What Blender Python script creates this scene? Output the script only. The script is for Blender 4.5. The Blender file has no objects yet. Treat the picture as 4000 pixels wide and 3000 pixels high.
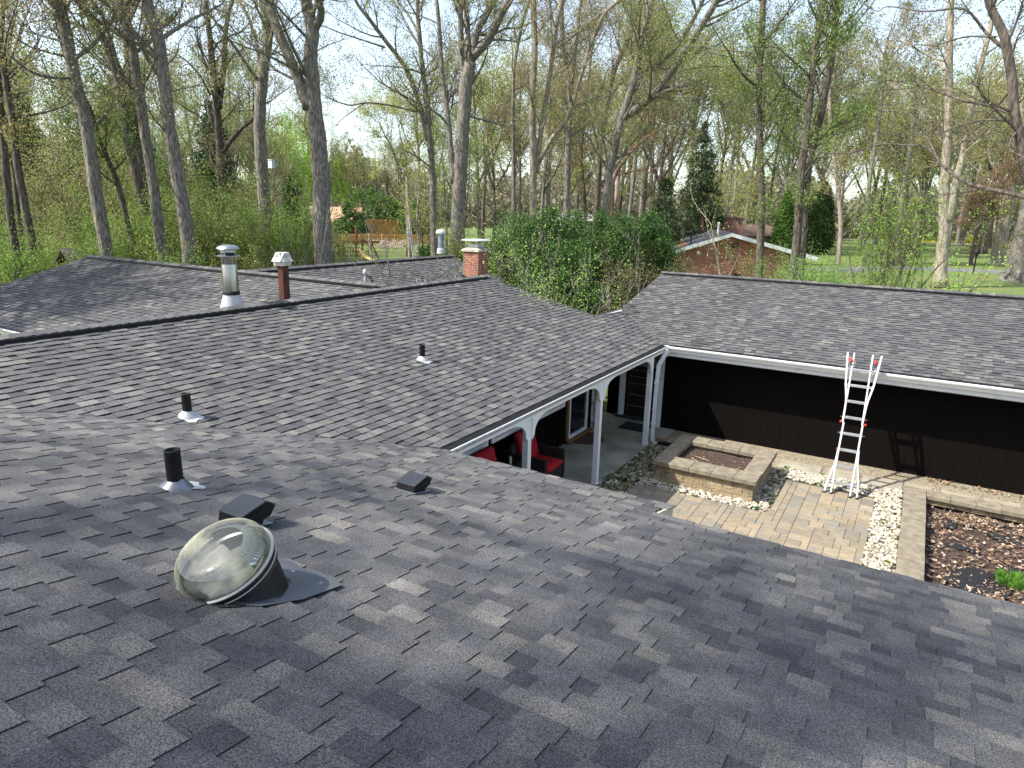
import bpy, math, random
import numpy as np
from mathutils import Vector, Matrix
random.seed(7); RNG = np.random.default_rng(7)
C = bpy.context.scene.collection
SC = bpy.context.scene
# ------------------------------------------------------------------ camera, sky, sun, exposure
CAM = np.array([4.926, -6.465, 5.19]); F = 2634.1
CROT = (1.3171, -0.0221, 0.5453)
cd = bpy.data.cameras.new('camera'); cam = bpy.data.objects.new('camera', cd); C.objects.link(cam)
cam.location = CAM; cam.rotation_euler = CROT
cd.sensor_width = 36; cd.lens = F/4000*36; cd.clip_start = .05; cd.clip_end = 3000
SC.camera = cam
SUN = np.array([-.60, -.62, 1.0]); SUN /= np.linalg.norm(SUN)      # towards the sun
w = bpy.data.worlds.new('World'); SC.world = w; w.use_nodes = True
nt = w.node_tree; bg = nt.nodes['Background']
sk = nt.nodes.new('ShaderNodeTexSky'); sk.sky_type = 'NISHITA'; sk.sun_disc = False
sk.sun_elevation = math.asin(SUN[2]); sk.sun_rotation = math.atan2(SUN[0], SUN[1])
sk.air_density = 1.0; sk.dust_density = 2.0; sk.ozone_density = 1.0; sk.altitude = 200
hz = nt.nodes.new('ShaderNodeHueSaturation'); hz.inputs['Saturation'].default_value = .72; hz.inputs['Value'].default_value = 1.3
nt.links.new(sk.outputs[0], hz.inputs['Color']); nt.links.new(hz.outputs[0], bg.inputs[0]); bg.inputs[1].default_value = .15
sd = bpy.data.lights.new('sun', 'SUN'); so = bpy.data.objects.new('sun', sd); C.objects.link(so)
sd.energy = 4.9; sd.angle = math.radians(.55); sd.color = (1, .95, .87)
so.rotation_euler = Vector(SUN).to_track_quat('Z', 'Y').to_euler(); so.location = (0, 0, 60)
SC.view_settings.view_transform = 'Standard'; SC.view_settings.look = 'None'
SC.view_settings.exposure = 0.80; SC.view_settings.gamma = 1
SC.render.engine = 'CYCLES'; SC.cycles.max_bounces = 6; SC.cycles.transparent_max_bounces = 8

# ------------------------------------------------------------------ helpers
cr = Matrix.Identity(3)
from mathutils import Euler
RM = np.array(Euler(CROT, 'XYZ').to_matrix())
def ray(px, py):
    return RM @ np.array([(px-2000)/F, -(py-1500)/F, -1.])
def at(px, py, D):                      # point seen at photo pixel, D metres away over the ground
    r = ray(px, py); return CAM + r*(D/math.hypot(r[0], r[1]))
def gz(px, py, z=0.):
    r = ray(px, py); return CAM + r*((z-CAM[2])/r[2])

MATS = {}
def mat(name, col, col2=None, scale=8, rough=.8, bump=0, bscale=None, metal=0, attr=False, spec=.3, stretch=None,
        trans=0, detail=6, contrast=(.35, .65), bdist=.02, coat=0):
    m = bpy.data.materials.new(name); m.use_nodes = True; t = m.node_tree; n = t.nodes; L = t.links
    b = n['Principled BSDF']; b.inputs['Roughness'].default_value = rough; b.inputs['Metallic'].default_value = metal
    b.inputs['Specular IOR Level'].default_value = spec
    tc = n.new('ShaderNodeTexCoord'); mp = n.new('ShaderNodeMapping'); L.new(tc.outputs['Object'], mp.inputs[0])
    if stretch: mp.inputs['Scale'].default_value = stretch
    out = None
    if col2 is not None:
        nz = n.new('ShaderNodeTexNoise'); nz.inputs['Scale'].default_value = scale; nz.inputs['Detail'].default_value = detail
        L.new(mp.outputs[0], nz.inputs['Vector'])
        r = n.new('ShaderNodeMapRange'); r.inputs[1].default_value = contrast[0]; r.inputs[2].default_value = contrast[1]
        L.new(nz.outputs[0], r.inputs[0])
        mx = n.new('ShaderNodeMix'); mx.data_type = 'RGBA'; L.new(r.outputs[0], mx.inputs[0])
        mx.inputs[6].default_value = (*col, 1); mx.inputs[7].default_value = (*col2, 1); out = mx.outputs[2]
    if attr:
        at_ = n.new('ShaderNodeAttribute'); at_.attribute_name = 'col'
        if out is None: out = at_.outputs['Color']
        else:
            mu = n.new('ShaderNodeMix'); mu.data_type = 'RGBA'; mu.blend_type = 'MULTIPLY'; mu.inputs[0].default_value = 1
            L.new(out, mu.inputs[6]); L.new(at_.outputs['Color'], mu.inputs[7]); out = mu.outputs[2]
    if out is None: b.inputs['Base Color'].default_value = (*col, 1)
    else: L.new(out, b.inputs['Base Color'])
    if bump:
        nb = n.new('ShaderNodeTexNoise'); nb.inputs['Scale'].default_value = bscale or scale*3; nb.inputs['Detail'].default_value = 5
        L.new(mp.outputs[0], nb.inputs['Vector'])
        bp = n.new('ShaderNodeBump'); bp.inputs['Strength'].default_value = bump; bp.inputs['Distance'].default_value = bdist
        L.new(nb.outputs[0], bp.inputs['Height']); L.new(bp.outputs[0], b.inputs['Normal'])
    if trans:
        tr = n.new('ShaderNodeBsdfTranslucent'); ms = n.new('ShaderNodeMixShader'); ms.inputs[0].default_value = trans
        if out is not None: L.new(out, tr.inputs[0])
        else: tr.inputs[0].default_value = (*col, 1)
        L.new(b.outputs[0], ms.inputs[1]); L.new(tr.outputs[0], ms.inputs[2])
        L.new(ms.outputs[0], n['Material Output'].inputs[0])
    if coat: b.inputs['Coat Weight'].default_value = coat
    MATS[name] = m; return m

ORG = {}
def tag(o, label=None, cat=None, group=None, kind=None):
    if label: o['label'] = label
    if cat: o['category'] = cat
    if group: o['group'] = group
    if kind: o['kind'] = kind
    return o
def thing(name, loc, label, cat, group=None):
    o = bpy.data.objects.new(name, None); C.objects.link(o); o.location = loc
    o.empty_display_size = .2; ORG[o.name] = np.array(loc, float)
    return tag(o, label, cat, group)

class MB:
    def __init__(s): s.v = []; s.f = []; s.c = []; s.n = 0
    def add(s, vs, fs, col=None):
        b = s.n
        s.v.extend([tuple(map(float, q)) for q in vs]); s.n += len(vs)
        for f in fs: s.f.append(tuple(i+b for i in f)); s.c.append(col)
        return s
    def box(s, a, b, col=None):
        x0, y0, z0 = a; x1, y1, z1 = b
        return s.add([(x0,y0,z0),(x1,y0,z0),(x1,y1,z0),(x0,y1,z0),(x0,y0,z1),(x1,y0,z1),(x1,y1,z1),(x0,y1,z1)],
                     [(0,3,2,1),(4,5,6,7),(0,1,5,4),(1,2,6,5),(2,3,7,6),(3,0,4,7)], col)
    def hexa(s, bot, top, col=None):      # 4 bottom + 4 top points
        return s.add(list(bot)+list(top), [(0,3,2,1),(4,5,6,7),(0,1,5,4),(1,2,6,5),(2,3,7,6),(3,0,4,7)], col)
    def bar(s, p, q, w, h=None, up=(0,0,1), col=None):
        p = np.array(p, float); q = np.array(q, float); h = h or w
        d = q-p; d /= np.linalg.norm(d); u = np.array(up, float)
        if abs(d@u) > .98: u = np.array([1., 0, 0])
        a = np.cross(d, u); a /= np.linalg.norm(a); b = np.cross(a, d)
        a *= w/2; b *= h/2
        return s.hexa([p-a-b, p+a-b, p+a+b, p-a+b], [q-a-b, q+a-b, q+a+b, q-a+b], col)
    def tube(s, pts, rad, n=8, caps=True, col=None, wob=0, rng=None):
        pts = np.asarray(pts, float); k = len(pts)
        if np.isscalar(rad): rad = [rad]*k
        base = s.n; ref = np.array([.3, .2, 1.]); prev = None
        ang = np.arange(n)*2*math.pi/n; ca = np.cos(ang); sa = np.sin(ang)
        for i in range(k):
            d = pts[min(i+1, k-1)]-pts[max(i-1, 0)]; d = d/(np.linalg.norm(d)+1e-9)
            if prev is None:
                a = np.cross(d, ref if abs(d@ref)/1.06 < .95 else np.array([1., 0, 0]))
            else: a = prev-d*(prev@d)
            a /= np.linalg.norm(a)+1e-9; b = np.cross(d, a); prev = a
            r = rad[i]
            rr = r*(1+wob*rng.standard_normal(n)) if wob else np.full(n, r)
            ring = pts[i]+(a[None]*(ca*rr)[:, None]+b[None]*(sa*rr)[:, None])
            s.v.extend(map(tuple, ring.tolist()))
        s.n += k*n
        for i in range(k-1):
            for j in range(n):
                j2 = (j+1) % n
                s.f.append((base+i*n+j, base+i*n+j2, base+(i+1)*n+j2, base+(i+1)*n+j)); s.c.append(col)
        if caps:
            s.f.append(tuple(base+j for j in range(n))[::-1]); s.c.append(col)
            s.f.append(tuple(base+(k-1)*n+j for j in range(n))); s.c.append(col)
        return s
    def lathe(s, prof, o, axis=(0,0,1), n=24, col=None, close=False):
        o = np.array(o, float); ax = np.array(axis, float); ax /= np.linalg.norm(ax)
        a = np.cross(ax, [1., 0, 0] if abs(ax[0]) < .9 else [0, 1., 0]); a /= np.linalg.norm(a); b = np.cross(ax, a)
        base = s.n
        for r, z in prof:
            for j in range(n):
                t = 2*math.pi*j/n; s.v.append(tuple(o+ax*z+(a*math.cos(t)+b*math.sin(t))*r))
        s.n += len(prof)*n
        for i in range(len(prof)-1):
            for j in range(n):
                j2 = (j+1) % n
                s.f.append((base+i*n+j, base+i*n+j2, base+(i+1)*n+j2, base+(i+1)*n+j)); s.c.append(col)
        if close:
            s.f.append(tuple(base+j for j in range(n))[::-1]); s.c.append(col)
            s.f.append(tuple(base+(len(prof)-1)*n+j for j in range(n))); s.c.append(col)
        return s
    def prism(s, poly, off, col=None):    # planar polygon (3D points) swept by off
        poly = [np.array(q, float) for q in poly]; off = np.array(off, float); k = len(poly)
        fs = [tuple(range(k))[::-1], tuple(range(k, 2*k))]+[(i, (i+1) % k, (i+1) % k+k, i+k) for i in range(k)]
        return s.add(poly+[q+off for q in poly], fs, col)
    def build(s, name, m, parent=None, smooth=False, bevel=0, origin=None):
        org = np.zeros(3)
        if parent is not None:
            org = ORG[parent.name]
        elif origin is not None: org = np.array(origin, float)
        v = np.array(s.v, float).reshape(-1, 3)-org
        return mk(name, v, s.f, m, parent, smooth, bevel, s.c if any(c is not None for c in s.c) else None, org)
def mk(name, v, f, m, parent=None, smooth=False, bevel=0, cols=None, org=None):
    me = bpy.data.meshes.new(name); me.from_pydata(v.tolist() if hasattr(v, 'tolist') else v, [], f)
    if cols is not None:
        a = me.color_attributes.new('col', 'FLOAT_COLOR', 'CORNER')
        cnt = [len(q) for q in f]
        cc = np.repeat(np.array([(c if c is not None else (1, 1, 1)) for c in cols], float), cnt, axis=0)
        a.data.foreach_set('color', np.concatenate([cc, np.ones((len(cc), 1))], 1).ravel())
    if m: me.materials.append(m)
    if smooth: me.polygons.foreach_set('use_smooth', np.ones(len(me.polygons), bool))
    me.update()
    o = bpy.data.objects.new(name, me); C.objects.link(o)
    if parent is not None: o.parent = parent; ORG[o.name] = ORG[parent.name]
    elif org is not None: o.location = org; ORG[o.name] = np.array(org, float)
    if bevel:
        b = o.modifiers.new('bevel', 'BEVEL'); b.width = bevel; b.segments = 2; b.limit_method = 'ANGLE'
    return o
def quads(name, P, m, parent, cols=None, org=None):      # P (N,4,3) world
    N = len(P); o0 = ORG[parent.name] if parent is not None else (np.zeros(3) if org is None else np.array(org))
    me = bpy.data.meshes.new(name)
    me.vertices.add(N*4); me.vertices.foreach_set('co', (P-o0).ravel())
    me.loops.add(N*4); me.loops.foreach_set('vertex_index', np.arange(N*4, dtype=np.int32))
    me.polygons.add(N); me.polygons.foreach_set('loop_start', np.arange(0, N*4, 4, dtype=np.int32))
    me.update(calc_edges=True)
    if cols is not None:
        a = me.color_attributes.new('col', 'FLOAT_COLOR', 'CORNER')
        cc = np.repeat(cols, 4, axis=0)
        a.data.foreach_set('color', np.concatenate([cc, np.ones((len(cc), 1))], 1).ravel())
    me.materials.append(m)
    o = bpy.data.objects.new(name, me); C.objects.link(o)
    if parent is not None: o.parent = parent; ORG[o.name] = ORG[parent.name]
    elif org is not None: o.location = org
    return o
def copy_tree(o, parent=None):
    c = o.copy(); C.objects.link(c)
    if parent is not None: c.parent = parent
    for ch in list(o.children): copy_tree(ch, c)
    return c

# ------------------------------------------------------------------ materials
def shingle_mat():
    m = bpy.data.materials.new('shingle'); m.use_nodes = True; t = m.node_tree; n = t.nodes; L = t.links
    b = n['Principled BSDF']; b.inputs['Roughness'].default_value = .85; b.inputs['Specular IOR Level'].default_value = .25
    tc = n.new('ShaderNodeTexCoord'); at_ = n.new('ShaderNodeAttribute'); at_.attribute_name = 'col'
    def noise(sc, det=2):
        z = n.new('ShaderNodeTexNoise'); z.inputs['Scale'].default_value = sc; z.inputs['Detail'].default_value = det
        L.new(tc.outputs['Object'], z.inputs['Vector']); return z
    def rng(z, a, b_, c, d):
        r = n.new('ShaderNodeMapRange'); r.inputs[1].default_value = a; r.inputs[2].default_value = b_
        r.inputs[3].default_value = c; r.inputs[4].default_value = d; L.new(z.outputs[0], r.inputs[0]); return r
    g = rng(noise(150, 2), .32, .70, .30, 1.95); g2 = rng(noise(520, 0), .3, .7, .65, 1.45)
    g3 = rng(noise(5), .3, .7, .86, 1.14); g4 = rng(noise(.6), .35, .65, .93, 1.08)
    def mul(a, b_):
        x = n.new('ShaderNodeMath'); x.operation = 'MULTIPLY'; L.new(a.outputs[0], x.inputs[0]); L.new(b_.outputs[0], x.inputs[1]); return x
    k = mul(mul(g, g2), mul(g3, g4))
    v = n.new('ShaderNodeVectorMath'); v.operation = 'SCALE'; L.new(at_.outputs['Color'], v.inputs[0]); L.new(k.outputs[0], v.inputs['Scale'])
    L.new(v.outputs[0], b.inputs['Base Color'])
    bp = n.new('ShaderNodeBump'); bp.inputs['Strength'].default_value = .5; bp.inputs['Distance'].default_value = .002
    z = noise(330, 2); L.new(z.outputs[0], bp.inputs['Height']); L.new(bp.outputs[0], b.inputs['Normal'])
    return m
M_SH = shingle_mat()
M_BLK = mat('black_plastic', (.005, .005, .0055), (.009, .009, .010), 20, .5, .2, 60, spec=.25)
M_VENT = mat('black_vent', (.005, .005, .006), rough=.45, spec=.3)
M_TAR = mat('tar_paint', (.0035, .0035, .004), (.010, .010, .010), 30, .5, .5, 60, spec=.25)
M_WHT = mat('white_paint', (.76, .77, .76), (.62, .62, .60), 3, .5, .05, 30, contrast=(.45, .8))
M_GUT = mat('white_gutter', (.72, .73, .72), (.58, .57, .52), 5, .35, contrast=(.5, .8), spec=.5)
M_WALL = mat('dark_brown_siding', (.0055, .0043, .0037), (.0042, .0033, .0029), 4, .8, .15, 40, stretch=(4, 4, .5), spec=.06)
M_DARK = mat('dark_interior', (.01, .009, .008), rough=.9)
M_GLASS = mat('window_glass', (.012, .013, .015), rough=.06, spec=.8)
M_CONC = mat('concrete', (.42, .40, .32), (.22, .21, .155), 1.3, .9, .25, 60, detail=9, contrast=(.3, .68))
M_SLAB = mat('pale_slab', (.34, .31, .235), (.25, .225, .175), 3, .9, .3, 60, detail=8)
M_PAV = mat('paver_stone', (1.22, 1.08, .84), (.84, .84, .80), 7, .85, .35, 25, attr=True, stretch=(1, 2.2, 1), detail=9, bdist=.01)
M_BLOCK = mat('retaining_block', (.36, .28, .17), (.19, .155, .10), 5, .92, .9, 22, detail=9, bdist=.03)
M_CAP = mat('block_cap', (.25, .215, .155), (.155, .135, .10), 7, .92, .4, 90, detail=8)
M_SOIL = mat('soil', (.03, .02, .017), (.09, .06, .047), 30, 1, 1, 40, bdist=.02, detail=8)
M_GRAV = mat('gravel', (.40, .34, .24), (.10, .085, .06), 38, .95, 1, 60, bdist=.02, detail=3)
M_ROCK = mat('river_rock', (.9, .9, .9), (.62, .6, .56), 14, .7, .3, 40, attr=True, detail=5)
M_LEAFL = mat('dry_leaf', (1, 1, 1), (.8, .8, .8), 60, .8, attr=True)
M_FAB = mat('landscape_fabric', (.014, .015, .018), rough=.8, bump=.3, bscale=30)
M_ALU = mat('ladder_aluminium', (.50, .52, .54), (.38, .39, .40), 12, .42, metal=.6, bump=.1, bscale=60)
M_RED = mat('ladder_red', (.55, .07, .03), rough=.45)
M_CUSH = mat('red_cushion', (.42, .012, .022), (.34, .010, .018), 20, .85, .3, 90)
M_WICK = mat('dark_wicker', (.016, .013, .012), (.03, .025, .022), 60, .6, .8, 90)
M_GALV = mat('galvanised', (.50, .52, .54), (.34, .36, .37), 6, .33, metal=.9, bump=.1, bscale=8, stretch=(3, 3, .4))
M_STEEL = mat('stainless_flue', (.46, .45, .42), (.24, .23, .21), 9, .24, metal=1, stretch=(9, 9, .15), contrast=(.3, .7))
M_PAINTAL = mat('painted_flashing', (.46, .47, .48), (.34, .35, .37), 10, .45, contrast=(.5, .8))
M_BLUEG = mat('blue_grey_vent', (.28, .33, .38), (.22, .26, .30), 8, .45, metal=.3)
M_FLASH = mat('lead_flashing', (.23, .25, .28), (.14, .15, .17), 8, .35, metal=.6, bump=.2, bscale=14)
M_RUST = mat('rust', (.10, .030, .016), (.022, .013, .011), 7, .7, .4, 40, stretch=(2, 2, .6))
M_RUSTO = mat('orange_rust', (.36, .12, .06), (.22, .08, .04), 20, .9)
M_WOODT = mat('tan_wood', (.24, .13, .05), (.16, .085, .035), 6, .7, stretch=(1, 1, 8))
M_BARK = mat('bark_grey', (.27, .245, .21), (.085, .075, .064), 20, .95, 1, 9, stretch=(1, 1, .22), detail=8, bdist=.08)
M_BARKD = mat('bark_dark', (.15, .125, .10), (.045, .037, .03), 13, .95, 1, 9, stretch=(1, 1, .22), detail=8, bdist=.08)
M_BARKL = mat('bark_pale', (.38, .33, .26), (.17, .145, .115), 7, .95, 1, 9, stretch=(1, 1, .25), detail=8, bdist=.06)
M_LEAF = mat('spring_leaf', (1, 1, 1), rough=.6, attr=True, trans=.45)
M_NEED = mat('needle', (1, 1, 1), rough=.7, attr=True, trans=.2)

# ------------------------------------------------------------------ the house
ZE = 2.22; SL = .2303; W = 8.58; MR = 5.126; GY = 8.88; TB = 1.886; RRN = 5.085
house = thing('house', (0, 0, 0), 'low dark-brown courtyard house with grey shingle roofs and white gutters', 'house')
TONES = [(.058,.0585,.063)]*4+[(.074,.0745,.078)]*8+[(.087,.0865,.087)]*7+[(.102,.0995,.096)]*4+[(.128,.122,.112)]*2
def shingles(name, P0, U, V, T, lo, hi, s=SL, skip=None, label=None, t_start=0.):
    P0 = np.array(P0, float); U = np.array(U, float); V = np.array(V, float)
    N = np.array([0, 0, 1.])-s*V; N /= np.linalg.norm(N)
    e = .139/math.sqrt(1+s*s); b = MB(); k = 0; t = t_start
    def P(u, t, h): return P0+U*u+V*t+np.array([0, 0, s*t])+N*h
    while t < T-1e-6:
        t1 = min(t+e, T); l0, h0, l1, h1 = lo(t), hi(t), lo(t1), hi(t1)
        u = min(l0, l1)-random.random()*.4; end = max(h0, h1); tab = random.random() < .5
        wob = random.uniform(0, 6.28)
        while u < end:
            wd = random.uniform(.13, .25) if tab else random.uniform(.10, .22)
            ua, ub = u, u+wd; u = ub
            a0, b0 = max(ua, l0), min(ub, h0); a1, b1 = max(ua, l1), min(ub, h1)
            tb = tab; tab = not tab if random.random() < .93 else tab
            if b0 <= a0 and b1 <= a1: continue
            if b0 < a0: a0 = b0 = (l0 if ub <= l0 else h0)
            if b1 < a1: a1 = b1 = (l1 if ub <= l1 else h1)
            if skip and skip((a0+b0)/2, (t+t1)/2): continue
            col = random.choice(TONES); g = random.uniform(.93, 1.07)*(1.04 if tb else .93)
            col = tuple(c*g for c in col)
            hb = .0120+(.0062 if tb else 0)+.0012*math.sin(ua*3+wob); ht = .0005+(.0056 if tb else 0)
            q = [P(a0, t, hb), P(b0, t, hb), P(b1, t1, ht), P(a1, t1, ht)]
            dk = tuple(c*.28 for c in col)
            b.add(q, [(0, 1, 2, 3)], col)
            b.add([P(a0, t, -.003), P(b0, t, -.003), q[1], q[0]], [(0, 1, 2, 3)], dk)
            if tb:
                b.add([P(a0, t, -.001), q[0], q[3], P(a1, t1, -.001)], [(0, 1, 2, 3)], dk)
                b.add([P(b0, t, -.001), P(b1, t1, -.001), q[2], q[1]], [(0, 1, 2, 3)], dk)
        t = t1
    return tag(b.build(name, M_SH, house), label)
def deck(name, pts, th=.05):          # roof boards under the shingles
    b = MB(); b.prism([(x, y, z-.012) for x, y, z in pts], (0, 0, -th)); return b.build(name, M_WHT, house)
NT = 9.6
near = shingles('roof', (0, 0, ZE), (1, 0, 0), (0, -1, 0), NT, lambda t: -t if t < MR else -13., lambda t: 14.,
                skip=lambda u, t: u > 3.03 and t < .56, label='near shingle roof slope in dappled shade')
deck('roof_deck', [(.0, 0, ZE), (3.0, 0, ZE), (3.0, -.56, ZE+SL*.56), (13.9, -.56, ZE+SL*.56), (13.9, -NT, ZE+SL*NT), (-13, -NT, ZE+SL*NT), (-13, -MR, ZE+SL*MR), (-MR, -MR, ZE+SL*MR)])
shingles('roof', (0, -NT*2, ZE), (-1, 0, 0), (0, 1, 0), NT, lambda t: -14., lambda t: 13.)
mid = shingles('roof', (0, 0, ZE), (0, 1, 0), (-1, 0, 0), MR, lambda t: -t, lambda t: (W+t) if t < TB else GY, label='sunlit shingle slope over the porch')
deck('roof_deck', [(0, 0, ZE), (0, W, ZE), (-TB, W+TB, ZE+SL*TB), (-TB, GY, ZE+SL*TB), (-MR, GY, ZE+SL*MR), (-MR, -MR, ZE+SL*MR)])
right = shingles('roof', (0, W, ZE), (1, 0, 0), (0, 1, 0), RRN, lambda t: -t if t < TB else -TB, lambda t: 15., label='shingle slope of the right wing behind the ladder')
deck('roof_deck', [(0, W, ZE), (15, W, ZE), (15, W+RRN, ZE+SL*RRN), (-TB, W+RRN, ZE+SL*RRN), (-TB, W+TB, ZE+SL*TB)])
shingles('roof', (0, W+2*RRN, ZE), (1, 0, 0), (0, -1, 0), RRN, lambda t: -TB, lambda t: 15.)
ZR = ZE+SL*MR
# west side of the middle wing, cross gable and rear wing
WX = 3.04
shingles('roof', (-MR-WX, 0, ZR-SL*WX), (0, 1, 0), (1, 0, 0), WX, lambda t: 5.3+.852*(WX-t), lambda t: GY)
shingles('roof', (-MR-5.6, 0, ZR-SL*5.6), (0, 1, 0), (1, 0, 0), 5.6, lambda t: -MR-(5.6-t), lambda t: 5.3-.852*(5.6-t), label=None)
CS = .272; CYR = 5.3; CR = (ZR-2.20)/CS
shingles('roof', (0, CYR-CR, 2.20), (1, 0, 0), (0, 1, 0), CR, lambda t: -18.1, lambda t: -MR-1.174*(CR-t), s=CS, label='left cross-gable shingle slope dappled with tree shade')
shingles('roof', (0, CYR+CR, 2.20), (1, 0, 0), (0, -1, 0), CR, lambda t: -18.1, lambda t: -10.5-.9*(CR-t), s=CS)
shingles('roof', (0, CYR+2.6, ZR-CS*2.6), (1, 0, 0), (0, -1, 0), 2.6, lambda t: -10.5+.9*(2.6-t), lambda t: -MR-1.17*(2.6-t), s=CS)
RS = .302; RX = -10.5; RT = 2.33; GR = 14.66
shingles('roof', (RX+RT, 0, ZR-RS*RT), (0, 1, 0), (-1, 0, 0), RT, lambda t: CYR+1.11*(RT-t), lambda t: GR, s=RS, label='small rear shingle slope behind the chimney')
shingles('roof', (RX-4.2, 0, ZR-RS*4.2), (0, 1, 0), (1, 0, 0), 4.2, lambda t: CYR+.9*(4.2-t), lambda t: GR, s=RS)
deck('roof_deck', [(-18.0, CYR-CR, 2.2), (-9.6, CYR-CR, 2.2), (-MR, CYR, ZR), (-18.0, CYR, ZR)])
deck('roof_deck', [(RX+RT, 7.9, ZR-RS*RT), (RX+RT, GR-.03, ZR-RS*RT), (RX, GR-.03, ZR), (RX, CYR, ZR)])
deck('roof_deck', [(RX-4.2, 7.9, ZR-RS*4.2), (RX-4.2, GR-.03, ZR-RS*4.2), (RX, GR-.03, ZR), (RX, CYR, ZR)])
deck('roof_deck', [(-MR-3.0, GY-.02, ZR-SL*3.0), (-MR, GY-.02, ZR), (-MR, CYR, ZR), (-MR-2.9, 7.8, ZR-SL*2.9)])
def ridge(p, q, s=SL, wd=.155, a_in=.25):
    p = np.array(p, float); q = np.array(q, float); d = q-p; Ln = np.linalg.norm(d); d /= Ln
    a = np.cross(d, [0, 0, 1.]); a /= np.linalg.norm(a); h = .062
    v = MB()
    for sg in (-1, 1):
        z0 = lambda x, up: np.array([0, 0, -s*x+up])
        A = p+d*a_in; B = q-d*a_in
        poly = [a*sg*0+z0(0, .012), a*sg*wd+z0(wd, .012), a*sg*wd+z0(wd, h), z0(0, h)]
        v.prism([A+w_ for w_ in poly], B-A)
    v.build('ridge_vent', M_BLK, house, bevel=.004)
    c = MB(); u = 0.
    while u < Ln:
        u1 = min(u+.142, Ln); col = random.choice(TONES); w_ = wd-.004+random.uniform(-.004, .004)
        h0, h1 = h+.018, h+.006
        for sg in (-1, 1):
            A, B = p+d*u, p+d*u1; up0 = np.array([0, 0, h0]); up1 = np.array([0, 0, h1])
            eA = a*sg*(w_-.02)-np.array([0, 0, s*w_]); dz = np.array([0, 0, -.005])
            pts = [A+up0, B+up1, B+up1+eA, A+up0+eA, A+up0+dz*1.6, A+up0+eA+dz*1.6, B+up1+eA+dz*.5]
            c.add(pts, [(0, 1, 2, 3) if sg < 0 else (0, 3, 2, 1), (0, 3, 5, 4), (3, 2, 6, 5)], col)
        u = u1
    return c.build('ridge_cap', M_SH, house)
ridge((-MR, GY+.0, ZR), (-MR, -MR-.3, ZR), a_in=.22)
ridge((-TB, W+RRN, ZE+SL*RRN), (15, W+RRN, ZE+SL*RRN), a_in=.1)
ridge((-18.1, CYR, ZR), (-MR-.35, CYR-.05, ZR), s=CS, a_in=.2)
ridge((RX, CYR+.1, ZR), (RX, GR, ZR), s=RS, a_in=.25)
ridge((-13, -NT, ZE+SL*NT), (14, -NT, ZE+SL*NT))

# rake and eave trim
def trim(name, pts, off, m=M_WHT):
    b = MB(); b.prism(pts, off); return b.build(name, m, house)
trim('rake_board', [(-TB, GY+.001, ZE+SL*TB-.02), (-MR, GY+.001, ZR-.02), (-MR, GY+.001, ZR-.2), (-TB, GY+.001, ZE+SL*TB-.2)], (0, .02, 0))
trim('rake_board', [(-TB-.001, W+TB+.02, ZE+SL*TB-.02), (-TB-.001, W+RRN, ZE+SL*RRN-.02), (-TB-.001, W+RRN, ZE+SL*RRN-.2), (-TB-.001, W+TB+.02, ZE+SL*TB-.2)], (-.02, 0, 0), M_BLK)
trim('drip_edge', [(-TB-.002, GY, ZE+SL*TB+.012), (-TB-.002, W+TB, ZE+SL*TB+.012), (-TB-.002, W+TB, ZE+SL*TB-.13), (-TB-.002, GY, ZE+SL*TB-.13)], (-.03, 0, 0), M_FLASH)
trim('rake_board', [(RX, GR+.001, ZR-.02), (RX+RT, GR+.001, ZR-RS*RT-.02), (RX+RT, GR+.001, ZR-RS*RT-.2), (RX, GR+.001, ZR-.2)], (0, .02, 0))
trim('fascia', [(RX+RT+.001, 8.9, ZR-RS*RT-.02), (RX+RT+.001, GR+.02, ZR-RS*RT-.02), (RX+RT+.001, GR+.02, ZR-RS*RT-.2), (RX+RT+.001, 8.9, ZR-RS*RT-.2)], (.02, 0, 0))
trim('rake_board', [(-18.0, CYR-CR, 2.18), (-18.0, CYR, ZR-.02), (-18.0, CYR, ZR-.2), (-18.0, CYR-CR, 2.0)], (-.02, 0, 0))
trim('rake_board', [(3.032, 0, ZE+.004), (3.032, -.56, ZE+SL*.56+.004), (3.032, -.56, ZE+SL*.56-.16), (3.032, 0, ZE-.16)], (.02, 0, 0), mat('cream_fascia', (.55, .50, .34), rough=.6))

def gutter(p, q, out, lip=M_GUT, wd=.125, h=.13, guard=True):
    p = np.array(p, float); q = np.array(q, float); o = np.array(out, float); Z = np.array([0, 0, 1.])
    prof = [(0, .0), (0, -h), (wd*.6, -h), (wd*.72, -h*.65), (wd-.012, -h*.4), (wd, -.024), (wd, 0), (wd-.018, .004), (wd-.018, -.006), (wd-.004, -.008),
            (wd-.004, -.022), (wd*.72-.005, -h*.65+.002), (wd*.6-.004, -h+.004), (.004, -h+.004), (.004, 0)]
    pts = [p+o*x+Z*z for x, z in prof]; b = MB(); b.prism(pts, q-p)
    g = b.build('gutter', lip, house)
    d = MB(); d.prism([p+o*x+Z*z for x, z in [(.002, .004), (wd-.026, -.004), (wd-.026, -.012), (.002, -.006)]], q-p)
    d.build('gutter_guard', M_BLK, g)
    return g
gm = gutter((.012, .0, ZE-.002), (.012, W-.11, ZE-.002), (1, 0, 0), mat('worn_gutter', (.60, .61, .60), (.22, .23, .24), 45, .4, contrast=(.52, .66), metal=.2), wd=.15, h=.095)
gr = gutter((.155, W-.012, ZE-.002), (15, W-.012, ZE-.002), (0, -1, 0), wd=.15)
gutter((.14, -.02, ZE-.075), (3.0, -.02, ZE-.075), (0, 1, 0), wd=.10, h=.11)
gutter((3.06, -.58, ZE+SL*.56-.075), (14, -.58, ZE+SL*.56-.075), (0, 1, 0), wd=.10, h=.11)
gutter((-18, CYR-CR-.005, 2.19), (-9.3, CYR-CR-.005, 2.19), (0, -1, 0))
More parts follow.
